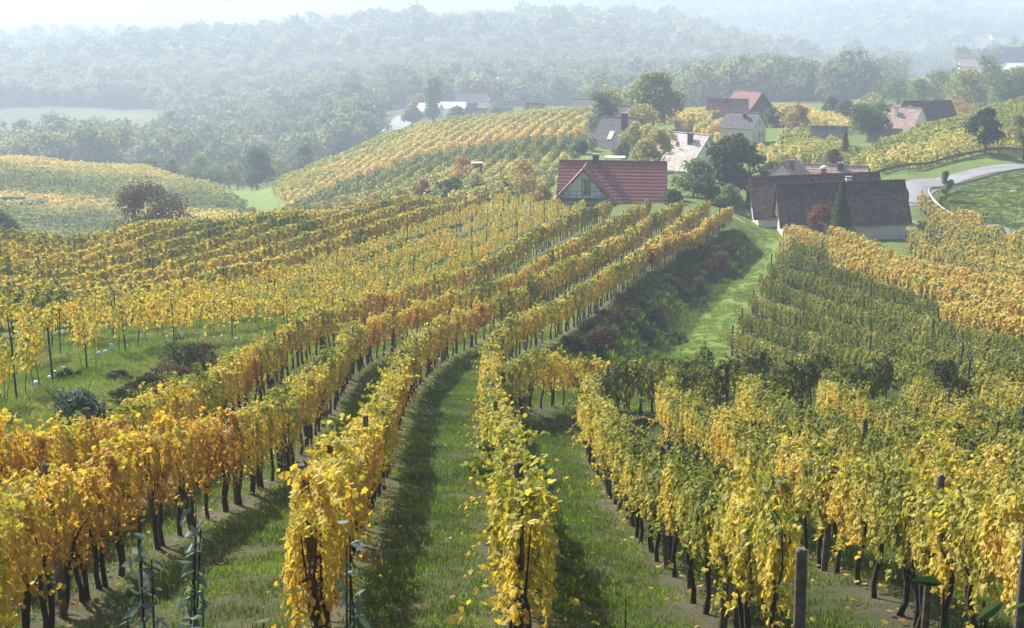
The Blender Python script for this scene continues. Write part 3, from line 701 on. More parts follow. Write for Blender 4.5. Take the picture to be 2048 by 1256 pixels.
for k_, (u, v) in enumerate([(75,788),(100,772),(113,766),(128,752),(198,725),(212,718),(222,708),(335,686),(365,684),(395,680),(412,688),(428,688),(445,688),(472,690),(1078,700),(1184,935),(880,735),(290,1190),(655,735)]):
    x, y = cast(u, v)
    o = link('vine_guard', GM[k_ % 2], None, gp(x, y)); o.rotation_euler = (random.uniform(-.06,.06), random.uniform(-.08,.08), random.uniform(0,1.5))
    tag(o, 'white plastic guard round the foot of a young vine in the meadow' if k_ < 14 else ['short white guard at the foot of a vine at the top of the bank','slim white guard at the foot of the first yellow-green row','white guard under the row beside the wide grass lane','pale guard low down behind the silvery foreground stems','pale guard under the second row out from the brambles'][k_-14], 'vine guard', 'white guards among the young vines' if k_ < 14 else None)

# ------------------------------------------------------------------ trees and bushes
def crown_pts(n, w, h, z0, lobes, shape='round', squash=.9, lr=.34):
    """leaf centres/normals on a cloud of lobes; w,h = crown width and height"""
    L = []
    for i in range(lobes):
        t = rng.uniform(0,1)
        if shape == 'column': rr = .5*(1-abs(t-.45)**1.5*1.4); zc_ = t
        elif shape == 'weep': rr = .5*math.sin(min(1,t+.25)*math.pi*.62); zc_ = t
        else: rr = .5*math.sqrt(max(0.05, 1-(2*t-1+.15)**2)); zc_ = t
        a = rng.uniform(0, 6.28); r = rr*math.sqrt(rng.uniform(.15,1))
        L.append((r*w*.78*math.cos(a), r*w*.78*math.sin(a), z0+h*(.12+.74*zc_), rng.uniform(.7,1.25)*lr*min(w, h*1.2)*.62))
    L = np.array(L); pick = rng.choice(lobes, n, p=(L[:,3]**2)/(L[:,3]**2).sum())
    d = rng.normal(0,1,(n,3)); d /= np.linalg.norm(d,axis=1)[:,None]; d[:,2] = np.where(rng.random(n) < .55, np.abs(d[:,2]), d[:,2])
    rad = L[pick,3]*rng.uniform(.55,1.06,n)
    C = L[pick,:3]+d*rad[:,None]*np.array([1,1,squash])
    if shape == 'weep': C[:,2] -= (C[:,0]**2+C[:,1]**2)/(w*w)*h*.7*rng.random(n)
    lv = (pick*0.618 % 1)*.6+.4*rng.random(n)
    return C, d+rng.normal(0,.5,(n,3)), lv, L
def trunk_for(L, h0, w, r):
    mb = MB(); top = Vector((0,0,h0))
    mb.tube([(0,0,-.5),(0,0,h0*.4),(r*.4,0,h0),(0,r*.3,h0+w*.25)], [r*1.3,r,r*.8,r*.3], 7)
    for q in L[:9]:
        e = Vector(q[:3]); s = Vector((0,0,h0*random.uniform(.6,1.0))); m_ = (s+e)/2+Vector((0,0,-.1*w))
        mb.tube([s, m_, e], [r*.5, r*.32, r*.1], 5)
    return mb
def tree_mesh(w, h, n, ls, lobes=26, shape='round', z0=None, mat=None, lr=.34, tm='q', down=.75):
    z0 = h*.18 if z0 is None else z0
    C, N, lv, L = crown_pts(n, w, h-z0, z0, lobes, shape, lr=lr)
    return leafmesh('crown', C, N, rng.uniform(.7,1.3,n)*ls, mat or M['tree'], tm, lv, down=down), trunk_for(L, max(z0, h*.25), w, max(.08, h*.022))
def tree(name, u, Y, w, h, tone, label, cat='tree', shape='round', n=2600, ls=None, lobes=26, z0=None, v=None, mat=None, lr=.34, group=None, down=.75):
    if v is not None: x, y = cast(u, v); 
    else: x, y = P(u, 300, Y)[:2]
    ls = ls or .030*w+.08
    root = thing(name, label, cat, gp(x, y), random.uniform(0,6), group)
    me, tb = tree_mesh(w, h, n, ls, lobes, shape, z0, mat, lr, down=down)
    c_ = link('crown' if cat == 'tree' else 'foliage', me, root); c_['tone'] = float(tone)
    tb.build('trunk' if cat == 'tree' else 'stem', M['tbark'], root, smooth_=True)
    return root
def conifer(name, u, Y, w, h, tone, label, n=5200):
    x, y = P(u, 300, Y)[:2]; root = thing(name, label, 'tree', gp(x, y), 0)
    t = rng.random(n)**.75; ang = rng.uniform(0,6.28,n); lay = np.floor(t*17)/17+rng.normal(0,.012,n)
    br = (1-lay)*w/2*(.82+.22*np.sin(ang*5+lay*40))+.08; r = br*np.sqrt(rng.uniform(.05,1,n))
    C = np.stack([r*np.cos(ang), r*np.sin(ang), .25+(h-.25)*lay - (r/ (w/2))*h*.05 + .0], 1)
    N = np.stack([np.cos(ang)*.5, np.sin(ang)*.5, np.full(n,1.0)],1)+rng.normal(0,.3,(n,3))
    c_ = link('crown', leafmesh('crown', C, N, rng.uniform(.14,.30,n), M['tree'], 'oval', down=.2), root); c_['tone'] = tone
    mb = MB(); mb.tube([(0,0,-.3),(0,0,h*.5),(0,0,h)], [.16,.1,.02], 6); mb.build('trunk', M['tbark'], root)
T = tree
T('oak_tree', 1305, 272, 13.0, 10.6, .42, 'big spreading green tree with yellowing top rising over the village vines', n=5200, ls=.5, lobes=34)
T('silver_tree', 1200, 246, 6.8, 8.4, .33, 'grey-green tree with silvery leaves beside the steep grey-roofed house', mat=M['silver'])
T('orchard_tree', 1215, 262, 6.5, 8.6, .58, 'brownish thin-leaved tree rising behind the silvery one')
T('orchard_tree', 1278, 252, 6.5, 7.2, .62, 'brown-tinged round tree in front of the big spreading tree', n=2200)
T('garden_tree', 1268, 226, 4.8, 5.4, .56, 'yellow tan tree partly covering the steep grey roof')
T('garden_tree', 1300, 214, 5.6, 5.4, .60, 'peach-tinted bushy tree between the grey roof and the pale roof')
T('garden_tree', 1318, 200, 5.0, 6.0, .58, 'tan leafy tree in front of the pale-roofed house')
T('garden_tree', 1290, 200, 4.6, 4.0, .50, 'olive bushy tree just above the red roof ridge')
T('garden_bush', 1245, 216, 3.4, 3.0, .30, 'dark green bush beside the little white canopy', 'bush')
T('garden_bush', 1165, 222, 2.6, 2.0, .10, 'clipped dark bush next to the steep-roofed house', 'bush', z0=0)
T('walnut_tree', 1468, 172, 7.4, 7.6, .10, 'large dark green tree between the pale-roofed house and the barns', n=5500, ls=.36, lobes=30, z0=1.2)
T('dark_tree', 1540, 176, 3.6, 5.2, .06, 'dark bushy evergreen behind the large dark green tree', z0=.2)
T('olive_tree', 1390, 166, 5.2, 4.6, .36, 'olive green bushy tree beside the red house gable', z0=.2, n=3000)
T('garden_bush', 1458, 158, 3.6, 2.6, .40, 'yellow-green bush at the lane head near the wooden fence', 'bush', z0=.1)
T('garden_bush', 1415, 160, 3.8, 3.0, .18, 'dark bush below the olive tree', 'bush', z0=.1)
T('garden_bush', 1345, 157, 3.0, 1.6, .22, 'low dark bush at the corner of the red house', 'bush', z0=.0)
T('willow_tree', 1738, 250, 7.0, 6.8, .22, 'drooping grey-green willow beside the white-walled farmhouse', shape='weep', n=4200, ls=.28, down=2)
T('yellow_tree', 1745, 292, 9.0, 8.4, .50, 'yellow-green tree rising behind the drooping willow')
T('dark_tree', 1690, 300, 6.5, 5.0, .20, 'dark green bushy tree at the end of the orange crest vines')
T('dark_tree', 1660, 312, 5.5, 4.4, .15, 'low dark tree behind the orange crest vines')
T('brown_bush', 1590, 262, 7.0, 4.6, .66, 'wide brown and dark bush beside the grey-roofed white house', 'bush', z0=.1)
T('brown_bush', 1545, 268, 4.4, 3.6, .22, 'dark bush against the grey-roofed white house', 'bush', z0=.1)
T('rust_tree', 1915, 292, 7.0, 8.2, .68, 'rust-coloured rounded tree behind the dark farmhouse roof', shape='weep', down=2)
T('yellow_tree', 1925, 345, 12, 12.5, .52, 'tall yellow-topped tree behind the rust-coloured tree', n=4200)
T('grey_tree', 2010, 330, 11, 12.5, .28, 'tall drooping grey-green tree on the skyline of the vine slope', shape='weep', n=4200, down=2)
T('grey_tree', 2060, 350, 10, 12, .30, 'grey-green tree cut by the picture edge above the vine slope', shape='weep')
for k_, (u, Y, w, h, t) in enumerate([(1790,385,9,8.5,.34),(1828,372,9,10,.36),(1868,380,10,11,.40),(1960,400,11,12,.30),(1905,400,10,10,.30),(1760,392,8,7,.28),(1880,330,7,6,.24),(1962,300,6,5.5,.3)]):
    T('village_tree', u, Y, w, h, t, 'mid-green leafy tree in the belt between the two farmsteads', n=2400, group='trees of the belt between the farmsteads')
T('pine_tree', 1970, 194, 6.2, 5.9, .06, 'dark wide-headed tree standing in the vines above the road', n=3200, lobes=16, lr=.30, z0=1.4)
T('young_poplar', 1898, 163, 1.7, 3.6, .42, 'slim young tree beside the guard rail', shape='column', z0=.6, lobes=14, n=900, ls=.22)
T('hedge_bush', 2048, 192, 3.2, 8.5, .36, 'tall thin grey-green shrub at the road edge', 'bush', shape='column')
T('red_maple', 1648, 138.3, 3.0, 3.8, .93, 'small red-leaved tree against the front dark roof', n=1500, ls=.16, lr=.26)
conifer('spruce_tree', 1690, 134.0, 3.9, 6.6, .15, 'dark green spruce in front of the nearer dark-roofed barn')
conifer('spruce_tree', 1690, 208, 2.6, 4.6, .05, 'small dark conifer behind the pale tiled roof', 2200)
T('red_maple', 1672, 196, 2.6, 3.2, 1.0, 'bright red shrub peeping over the tiled roof', 'bush')
T('autumn_tree', 290, 150, 10.5, 7.4, .60, 'round bronze-leaved tree standing alone in the dip', mat=M['bramble'], n=5200, ls=.22, z0=.4, lobes=34, lr=.28)
T('dip_tree', -15, 150, 5, 4.5, .2, 'dark tree at the edge of the dip', z0=.3)
for u, Y, w, h, t, lb in [(640,205,4.5,2.6,.60,'tan bush at the low end of the hedge under the striped hill'),(690,196,5.5,3.4,.62,'wide tan bush in the hedge under the striped hill'),(745,190,4.2,3.0,.66,'peach brown bush in the middle of the hedge under the striped hill'),(795,186,4.4,3.6,.58,'pale thin bush left of the maroon one in the hedge'),(846,182,3.2,4.0,.86,'maroon bush next to the dark green one in the hedge'),(898,176,4.4,3.6,.12,'dark green round bush in the hedge under the striped hill'),(950,180,4.0,3.4,.52,'yellowish bush to the side of the dark green round bush')]:
    T('hedge_bush', u, Y, w, h, t, lb, 'bush', z0=.1, n=1700, ls=.20, lr=.26)
T('fruit_tree', 925, 196, 3.4, 5.2, .74, 'bare-twigged reddish tree beside the small dark hide in the vines', n=900, ls=.2)
T('fruit_tree', 1045, 162, 4.8, 5.2, .62, 'grey thin-leaved tree at the end of the crest rows near the red house', n=1900, ls=.2, z0=.4)
T('fruit_tree', 1015, 166, 2.6, 3.4, .2, 'small green tree next to the grey thin-leaved one', n=1200)
T('hedge_bush', 1085, 158, 2.6, 2.4, .64, 'small brown bush left of the red house', 'bush', z0=0)
T('valley_tree', 512, 308, 9.0, 9.2, .14, 'dark broad tree at the far end of the green hollow', n=3600, z0=.2)
T('valley_tree', 610, 335, 6.0, 8.6, .16, 'dark upright tree where the striped hill meets the wood', z0=.3)
for k_, (u, Y, w, h, t) in enumerate([(345,322,6,4,.32),(385,318,6,4.4,.36),(425,322,7,5,.30),(455,326,6,6,.35),(472,330,6,7.5,.4),(560,330,5,7.5,.44),(585,345,6,6,.36),(300,330,6,3.6,.34),(540,338,7,9,.3),(640,350,6,5,.3),(400,345,8,7,.3)]):
    T('thicket_bush', u, Y, w, h, t, 'olive green bush of the thicket at the head of the hollow', 'bush', z0=.1, n=1600, group='bushes of the thicket at the head of the hollow')
T('poplar_tree', 868, 500, 6.0, 19, .40, 'tall slim poplar by the farm in the haze', shape='column', n=3200, ls=.7, z0=.5, lobes=34, lr=.5)
T('farm_tree', 826, 500, 8, 7, .45, 'round pale tree beside the farm road', ls=.7); T('farm_tree', 912, 470, 7, 6.5, .32, 'green tree between the white-roofed sheds and the grey barn', ls=.6)
T('farm_tree', 988, 450, 6, 5, .38, 'pale bush-like tree in front of the long grey barn', ls=.6); T('farm_tree', 838, 540, 6, 9, .7, 'pinkish tree behind the white-roofed shed', ls=.7)
# brambles and bushes of the near slopes
def bush(u, v, w, h, tone, label, n=900, ls=.09, mat='bramble', name='bramble_bush', tm='oval'):
    x, y = cast(u, v); root = thing(name, label, 'bush', gp(x, y), random.uniform(0,6))
    C, N, lv, L = crown_pts(n, w, h, 0, 16, 'round', .8, .32); C[:,2] = np.maximum(C[:,2], .02)
    c_ = link('foliage', leafmesh('foliage', C, N, rng.uniform(.7,1.3,n)*ls, M[mat], tm, lv), root); c_['tone'] = tone
    mb = MB()
    for i in range(26):
        a = rng.uniform(0,6.28); e = (math.cos(a)*w*.5, math.sin(a)*w*.5, h*rng.uniform(.4,1.05))
        mb.tube([(0,0,-.05), (e[0]*.4, e[1]*.4, e[2]*.7), e], [.014,.010,.004], 3)
    mb.build('stems', M['bark'], root); return root
bush(365,745,1.7,1.5,.35,'dark green bramble clump at the top of the meadow beside the vine row', 1400)
bush(415,752,1.7,1.3,.62,'reddish bramble with pale twigs close to the vine row', 1100)
bush(345,790,2.0,1.1,.80,'rusty brown bramble in the middle of the meadow scrub', 1300)
bush(300,800,1.8,.8,.25,'low dark green bramble over the rusty one', 900)
bush(255,820,1.9,.7,.30,'low green bramble spreading over the meadow grass', 800)
bush(240,770,1.3,.5,.25,'small low nettle clump in the meadow', 600); bush(140,765,1.3,.5,.2,'nettle patch below the young vines', 500)
bush(160,905,1.6,1.7,.5,'silvery-leaved shrub pushing through the vine row by the meadow', 1300, .11, 'silver')
bush(330,925,1.6,1.3,.45,'dark shrub tangled under the vine row by the meadow', 900)
bush(1195,715,1.9,1.5,.72,'purplish brown shrub low on the shaded bank', 1300, .12)
bush(1150,705,1.6,1.0,.3,'dark shrub at the foot of the bank beside the purplish one', 800, .12)
bush(1310,655,1.7,1.4,.74,'brown shrub halfway along the shaded bank', 1200, .12)
bush(1290,690,2.2,1.2,.30,'dark green shrub below the brown one on the bank', 1000, .14)
bush(1420,560,1.8,1.9,.85,'red-brown shrub high on the bank', 1200, .13); bush(1440,545,2.0,1.8,.7,'brown shrub behind the red-brown one on the bank', 1200, .14)
bush(1395,590,2.0,1.5,.72,'brown straggling shrub under the red-brown one', 1100, .14); bush(1455,515,2.2,1.5,.25,'grey-green shrub at the upper end of the bank', 1000, .15)
bush(1395,625,1.8,1.0,.5,'dark low shrub at the lane side of the bank', 800, .13); bush(1350,690,1.8,.9,.4,'dark low shrub where bank and lane meet', 800, .13)
for k_ in range(16):
    t_ = k_/15; u = 1200+ (1425-1200)*t_+random.uniform(-30,22); v = 685-(685-520)*t_+random.uniform(-25,25)
    bush(u, v, random.uniform(1.6,2.6), random.uniform(.7,1.2), random.uniform(.35,.75), 'brown and dark green scrub in the strip growing along the shaded bank', 800, .14)['group'] = 'scrub strip of the bank'
for u, v, lb in ((202,830,'dark stump in the meadow under the brambles'), (296,765,'small dark stump beside the bramble clump')):
    x, y = cast(u, v); mb = MB(); mb.tube([(0,0,-.1),(0,0,.1),(.02,0,.32),(.02,0,.36)], [.17,.14,.13,.11], 9); tag(mb.build('stump', M['bark']), lb, 'stump').location = gp(x, y)

# forests ---------------------------------------------------------------
M['forest'] = leaf_mat('forest_leaf', [(0,(.03,.048,.028)),(.3,(.105,.14,.07)),(.5,(.25,.28,.13)),(.7,(.34,.29,.15)),(1,(.26,.15,.10))], .34, .45, .1, .1, rough=.8, spec=.05)
fm = []
for i in range(12):
    w = rng.uniform(8.5,12); h = rng.uniform(9,12); C, N, lv, L = crown_pts(700, w, h*.9, h*.08, 9, 'round', .95, .46)
    mb = trunk_for(L[:3], 3, 5, .22); fm.append(leafmesh('forest_tree', C, N, rng.uniform(.55,1.05,len(C)), M['forest'], 'q', lv*.6+.2, (mb.v, mb.f, M['tbark'])))
proto_col('forest_tree', fm)
def forest(name, label, cond, sp, s0, y0, y1, tonef):
    xs = np.arange(-.46*y1, .46*y1, sp); ys = np.arange(y0, y1, sp); X, Yg = np.meshgrid(xs, ys)
    x = (X+rng.uniform(-.42,.42,X.shape)*sp).ravel(); y = (Yg+rng.uniform(-.42,.42,X.shape)*sp).ravel()
    z = H(x, y); u, v = proj(x, y, z); k_ = (np.abs(u-1024) < 1120) & cond(u, v, x, y) & (v > -40); x, y, z, u, v = x[k_], y[k_], z[k_], u[k_], v[k_]
    s = s0*rng.uniform(.75,1.3,len(x)); sc = np.stack([s*rng.uniform(.9,1.2,len(x)), s*rng.uniform(.9,1.2,len(x)), s*rng.uniform(.85,1.25,len(x))],1)
    scatter(name, 'forest_tree', x, y, z-.5, rng.uniform(0,6.28,len(x)), sc, tonef(x,y)+rng.normal(0,.04,len(x)), label, 'forest'); print(name, len(x))
tf = lambda x, y: .30+.18*vnoise(x,y,70,61)+.10*(vnoise(x,y,18,62)-.5)+.16*(vnoise(x,y,9,63) > .86)
def c_near(u, v, x, y):
    k_ = (u < 750) & ~inpoly(x, y, ff) & ~((u < 340) & (y > 560) & (y < 800))
    k_ |= (u >= 740) & (u < 1190) & (y > 620)
    k_ |= (u >= 1190) & (u < 1800-np.clip((700-y)*.25,0,80)) & (y > 470)
    return k_ & ~inpoly(x, y, pf) & ~((u<560)&(y<430)) & ~((u>=560)&(u<760)&(y<440))
forest('near_forest', 'wooded valley floor of green and bronze trees behind the hills', c_near, 7.6, 1.0, 400, 1000, tf)
def c_far(u, v, x, y):
    return ~inpoly(x, y, pf) & ~((u > 1800) & (y < 1060)) & ~((u > 1925) & (y < 1450))
forest('far_forest', 'hazy wooded hillside filling the top of the view', c_far, 13.0, 1.65, 1000, 2750, tf)
forest('village_trees', 'hazy trees among the far village houses', lambda u, v, x, y: (u > 1915) & (vnoise(x,y,25,77) > .52), 11, 1.0, 760, 1500, tf)

# ------------------------------------------------------------------ houses
def saw(mb, L, x0, z0, x1, z1, n, th=.045, y0=None):
    """one roof slope as stepped tile courses: profile from eave (x0,z0) to ridge (x1,z1) swept along local X"""
    nx, nz = -(z1-z0), (x1-x0); l = math.hypot(nx, nz); nx /= l; nz /= l
    if nz < 0: nx, nz = -nx, -nz
    top = []; 
    for i in range(n):
        for t, hgt in ((i/n, th*1.8), ((i+1)/n, th)):
            top.append((x0+(x1-x0)*t+nx*hgt, z0+(z1-z0)*t+nz*hgt))
    prof = top+[(x1-nx*.05, z1-nz*.05), (x0-nx*.05, z0-nz*.05)]
    m = len(prof); v = [(-L/2, p[0], p[1]) for p in prof]+[(L/2, p[0], p[1]) for p in prof]
    f = [(i, (i+1) % m, (i+1) % m+m, i+m) for i in range(m)]
    mb.add(v, f); # end caps as quads per course
    o = len(mb.v)-2*m
    for s in (0, m):
        for i in range(n):
            a = o+s+2*i; t0, t1 = i/n, (i+1)/n
            lo = [(mb.v[o+s][0], x0+(x1-x0)*t-nx*.05, z0+(z1-z0)*t-nz*.05) for t in (t1, t0)]
            mb.add([mb.v[a], mb.v[a+1], lo[0], lo[1]], [(0,1,2,3)])
def roofobj(L, W, rise, mat, parent, over=.5, courses=12, gover=.4, name='roof'):
    mb = MB(); hw = W/2+over; drop = rise*over/(W/2)
    for s in (-1, 1): saw(mb, L+2*gover, s*hw, -rise-drop, s*.02, 0, courses)
    mb.tube([(-L/2-gover, 0, .10), (L/2+gover, 0, .10)], .11, 6)
    k_ = int((L+2*gover)/.4)
    for i in range(k_): mb.tube([(-L/2-gover+(i+.1)*.4, 0, .11), (-L/2-gover+(i+.55)*.4, 0, .13)], .135, 6)
    return mb.build(name, mat, parent)
def wallobj(L, W, rise, wh, mat, parent, name='wall'):
    mb = MB(); v = []
    for x in (-L/2, L/2): v += [(x,-W/2,-rise-wh),(x,W/2,-rise-wh),(x,W/2,-rise),(x,0,-.10),(x,-W/2,-rise)]
    mb.add(v, [(0,4,3,2,1),(5,6,7,8,9),(0,5,9,4),(1,2,7,6)]); return mb.build(name, mat, parent)
def chimney(parent, x, y, z, w, h, mat, cap='flat', d=None):
    d = d or w; mb = MB(); mb.box((x,y,z+h/2), (w,d,h)); mb.box((x,y,z+h-.06),(w+.1,d+.1,.1))
    c_ = mb.build('chimney', mat, parent)
    m2 = MB()
    if cap == 'dome':
        m2.tube([(x,y,z+h+.08),(x,y,z+h+.16),(x,y,z+h+.36),(x,y,z+h+.46)], [w*.5,w*.95,w*.7,w*.1], 8); m2.box((x,y,z+h+.06),(w*.6,w*.6,.2))
    else:
        for s in (-1,1): m2.box((x+s*w*.35,y,z+h+.08),(.06,d*.8,.16))
        m2.box((x,y,z+h+.19),(w+.16,d+.16,.06))
    m2.build('chimney_cap', M['sheet'] if cap == 'dome' else M['galv'], c_); return c_
def window(parent, side, a, z, w, h, L, W, shutters=False, name='window'):
    """side: f,b,l,r ; a = position along the wall"""
    o = bpy.data.objects.new(name, None)
    fr = MB(); t = .06
    for dx, dz, sx, sz in ((0,h/2,w+2*t,t),(0,-h/2,w+2*t,t),(-w/2,0,t,h),(w/2,0,t,h),(0,0,.04,h)): fr.box((dx,0,dz),(sx,.09,sz))
    f = fr.build(name, M['wall'] if not shutters else M['woodwall'], parent)
    p = MB(); p.box((0,.01,0),(w,.03,h)); g_ = p.build('pane', M['glass'], f)
    if side == 'f': f.location = (a,-W/2-.03,z)
    elif side == 'b': f.location = (a,W/2+.03,z); f.rotation_euler.z = math.pi
    elif side == 'l': f.location = (-L/2-.03,a,z); f.rotation_euler.z = -math.pi/2
    else: f.location = (L/2+.03,a,z); f.rotation_euler.z = math.pi/2
    return f
def house(name, label, u, v, Y, L, W, rise, wh, rot, rmat, wmat, cat='house', courses=12, over=.5, gover=.4, chims=(), wins=(), group=None, tilt=0):
    if Y > 170: courses = int(courses*1.5)
    p = P(u, v, Y); root = thing(name, label, cat, p, R(rot), group); root.rotation_euler.y = -R(tilt)
    roof = roofobj(L, W, rise, M[rmat], root, over, courses, gover); wallobj(L, W, rise, wh, M[wmat], root)
    for cx, cy, w, h, mt, cp in chims:
        z = -abs(cy)/(W/2)*rise-.3; chimney(roof, cx, cy, z, w, h, M[mt], cp)
    for wn in wins: window(root, wn[0], wn[1], wn[2], wn[3], wn[4], L, W)
    return root, roof
# red cross-gabled house
r_, rf = house('red_house', 'white house with deep red tiled roof and white front gable above the vine rows', 1226, 324, 163, 11.4, 8.6, 3.9, 2.6, -7, 'roof_red', 'wall', courses=13, over=.7, gover=.55,
  chims=[(-2.0,.0,.7,1.05,'dark','flat')], wins=[('r',.5,-4.6,1.0,1.1)])
cg = bpy.data.objects.new('front_gable', None)
mb = MB(); v = []
GW, GR, GF = 6.2, 3.35, 5.4
hw = GW/2+.75; dr = GR*.75/(GW/2)
mg = MB()
for s in (-1, 1): saw(mg, 10.6, s*hw, -GR-dr, s*.02, 0, 11)
mg.tube([(-5.3,0,.1),(5.3,0,.1)], .12, 6)
o = mg.build('cross_roof', M['roof_red'], r_); o.rotation_euler.z = R(90); o.location = (-3.0, -.6, -.22)
m2 = MB(); m2.add([(-GW/2,0,-GR-3.0),(GW/2,0,-GR-3.0),(GW/2,0,-GR),(0,0,-.12),(-GW/2,0,-GR),(-GW/2,3,-GR-3.0),(GW/2,3,-GR-3.0),(GW/2,3,-GR),(-GW/2,3,-GR)], [(0,1,2,3,4),(1,6,7,2),(0,4,8,5)])
gwl = m2.build('gable_wall', M['wall'], r_); gwl.location = (-3.0,-4.9,-.28)
m3 = MB()
for s in (-1, 1):
    m3.add([(s*hw,-.55,-GR-dr-.22),(s*hw,.1,-GR-dr-.22),(0,.1,-.22),(0,-.55,-.22),(s*hw,-.55,-GR-dr-.36),(s*hw,.1,-GR-dr-.36),(0,.1,-.36),(0,-.55,-.36)], [(0,1,2,3),(4,7,6,5),(0,3,7,4),(1,5,6,2)])
bb = m3.build('barge_board', M['brownwood'], r_); bb.location = (-3.0,-5.2,-.18)
m4 = MB(); 
for s in (-1,1): m4.add([(5.72,s*4.9,-4.55),(5.72,0,-.12),(6.28,0,-.12),(6.28,s*4.9,-4.55)], [(0,1,2,3)]); m4.add([(6.24,s*4.7,-4.6),(6.24,0,-.15),(6.24,0,-.55),(6.24,s*4.1,-4.6)],[(0,1,2,3)])
m4.build('soffit', M['orangewood'], r_)
wd = window(r_, 'f', -2.6, -2.35, .85, 1.9, 11.4, 9.88, name='balcony_door')
m5 = MB(); m5.box((0,0,0),(.12,.05,2.0)); sh = m5.build('shutter', M['dark'], r_); sh.location = (-3.2,-4.97,-2.35)
m6 = MB(); m6.box((0,0,-.9),(6.0,1.3,.14)); 
for i in range(9): m6.tube([(-2.9+i*.72,-.6,-.9),(-2.9+i*.72,-.6,0.05)], .03, 4)
m6.tube([(-3.0,-.6,.07),(3.0,-.6,.07)], .035, 4); m6.tube([(-3.0,-.6,-.4),(3.0,-.6,-.4)], .02, 4)
bl = m6.build('balcony', M['dark'], r_); bl.location = (-3.0,-5.65,-2.75)
sg = MB()
for i in range(15): sg.box((-5.2+i*.75,-.62,-.42),(.14,.10,.12))
sg.build('snow_guard', M['roof_red'], rf)
# barns
ba, rf = house('front_barn', 'long low barn with dark mossy tiled roof and stained white wall behind the spruce', 1680, 367, 143.5, 12.0, 6.6, 3.3, 2.4, -4, 'roof_old', 'wall_old', 'barn', tilt=2.6, courses=20, over=.55, gover=.55, chims=[(.9,.25,.5,1.0,'wall_old','flat')])
mb = MB(); mb.add([(-6.32,-3.2,-3.3),(-6.32,0,-.12),(-6.32,3.2,-3.3)], [(0,1,2)]); mb.build('gable_boarding', M['woodwall'], ba)
bb_, rf = house('rear_barn', 'long barn with brown old tiled roof behind the front one', 1628, 352, 152.5, 13.0, 7.4, 3.4, 2.2, -3, 'roof_old2', 'wall', 'barn', tilt=2.6, courses=19, over=.6, gover=.55, wins=[('l',-1.0,-3.9,.8,1.0)])
mb = MB(); mb.add([(-6.62,-3.6,-3.4),(-6.62,0,-.12),(-6.62,3.6,-3.4)], [(0,1,2)]); mb.build('gable_boarding', M['woodwall'], bb_)
house('tiled_house', 'house with faded pink hipped roof and two brick chimneys behind the barns', 1655, 331, 168, 9.0, 7.0, 3.0, 3.0, -22, 'roof_pink', 'wall', courses=13, chims=[(-.2,-1.2,.5,1.0,'brick','dome'),(1.6,-.4,.55,.9,'dark','flat')])
tr_, _ = house('tiled_wing', 'pink tiled wing with a small brick chimney beside the dark trees', 1578, 322, 166, 5.0, 7.0, 3.4, 2.5, 62, 'roof_pink', 'wall', cat='house', courses=12, chims=[(-1.5,-.9,.45,1.3,'brick','flat')])
h5, rf = house('pale_house', 'house with pale pinkish roof, two dishes and dark chimneys', 1375, 268, 205, 8.2, 8.0, 4.6, 3.0, -52, 'roof_pale', 'wall', courses=16, chims=[(1.6,-1.0,.6,1.6,'dark','flat'),(-3.0,-.6,.6,1.2,'brick','flat')], wins=[('r',-.6,-4.7,1.5,1.3),('r',-1.6,-4.6,.8,1.3)])
for dx, dy in ((-2.2,-2.0),(.0,-1.8)):
    mb = MB(); mb.tube([(0,0,-.1),(0,0,.55)], .03, 5); mb.tube([(0,-.02,.6),(0,-.12,.6),(0,-.16,.6)], [.05,.38,.44], 12); d_ = mb.build('satellite_dish', M['galv'], rf); d_.location = (dx, dy, dy/4*4.6*-1*-1+.1)
h6, rf = house('steep_house', 'house with steep grey roof and tall dark chimney among the garden trees', 1243, 236, 238, 7.0, 8.4, 5.2, 2.6, -38, 'roof_grey', 'wall', courses=16, chims=[(1.4,-1.2,.8,2.6,'dark','flat')], wins=[('r',0,-6,1.0,1.0)])
pn = MB(); pn.box((0,0,0),(.9,1.6,.08)); q = pn.build('skylight', M['sheet'], rf); q.rotation_euler.x = math.atan2(5.2,4.2); q.location = (-.5,-2.4,-2.75)
house('chimney_house', 'grey-roofed house with chimney half hidden behind the steep-roofed one', 1235, 212, 256, 6.5, 7.6, 4.6, 2.4, -38, 'roof_grey', 'cream', courses=12, chims=[(-1.8,.0,.7,1.2,'dark','flat')])
house('rose_farmhouse', 'farmhouse with wide rose tiled roof on the crest', 1455, 199, 292, 7.8, 6.4, 3.2, 2.2, -6, 'roof_rose', 'woodwall', courses=12, chims=[(-.4,-.5,.6,1.0,'dark','flat')])
house('gabled_farmhouse', 'dark boarded house with gable and rose roof behind the wide one', 1498, 183, 298, 7.0, 7.2, 3.4, 3.6, -52, 'roof_rose', 'woodwall', courses=12, chims=[(-.6,.5,.6,1.0,'dark','flat')], wins=[('r',1.4,-4.4,1.2,1.3),('r',-1.2,-4.4,1.2,1.3)])
house('white_house', 'tall cream house with plain grey roof below the rose farmhouse', 1488, 226, 246, 6.2, 4.8, 2.2, 3.4, -38, 'roof_grey', 'cream', courses=8, over=.35, gover=.3, chims=[(.6,-.8,.45,1.0,'dark','flat')], wins=[('r',0,-1.6,.7,.9),('r',0,-3.6,.7,1.0),('r',1.2,-3.6,.6,1.0)])
house('small_barn', 'small dark wooden barn with grey tiled roof among the green-gold vines', 1658, 254, 232, 5.2, 4.8, 2.4, 2.4, -10, 'roof_grey', 'woodwall', 'barn', courses=10, chims=[(.0,.6,.4,.5,'dark','flat')])
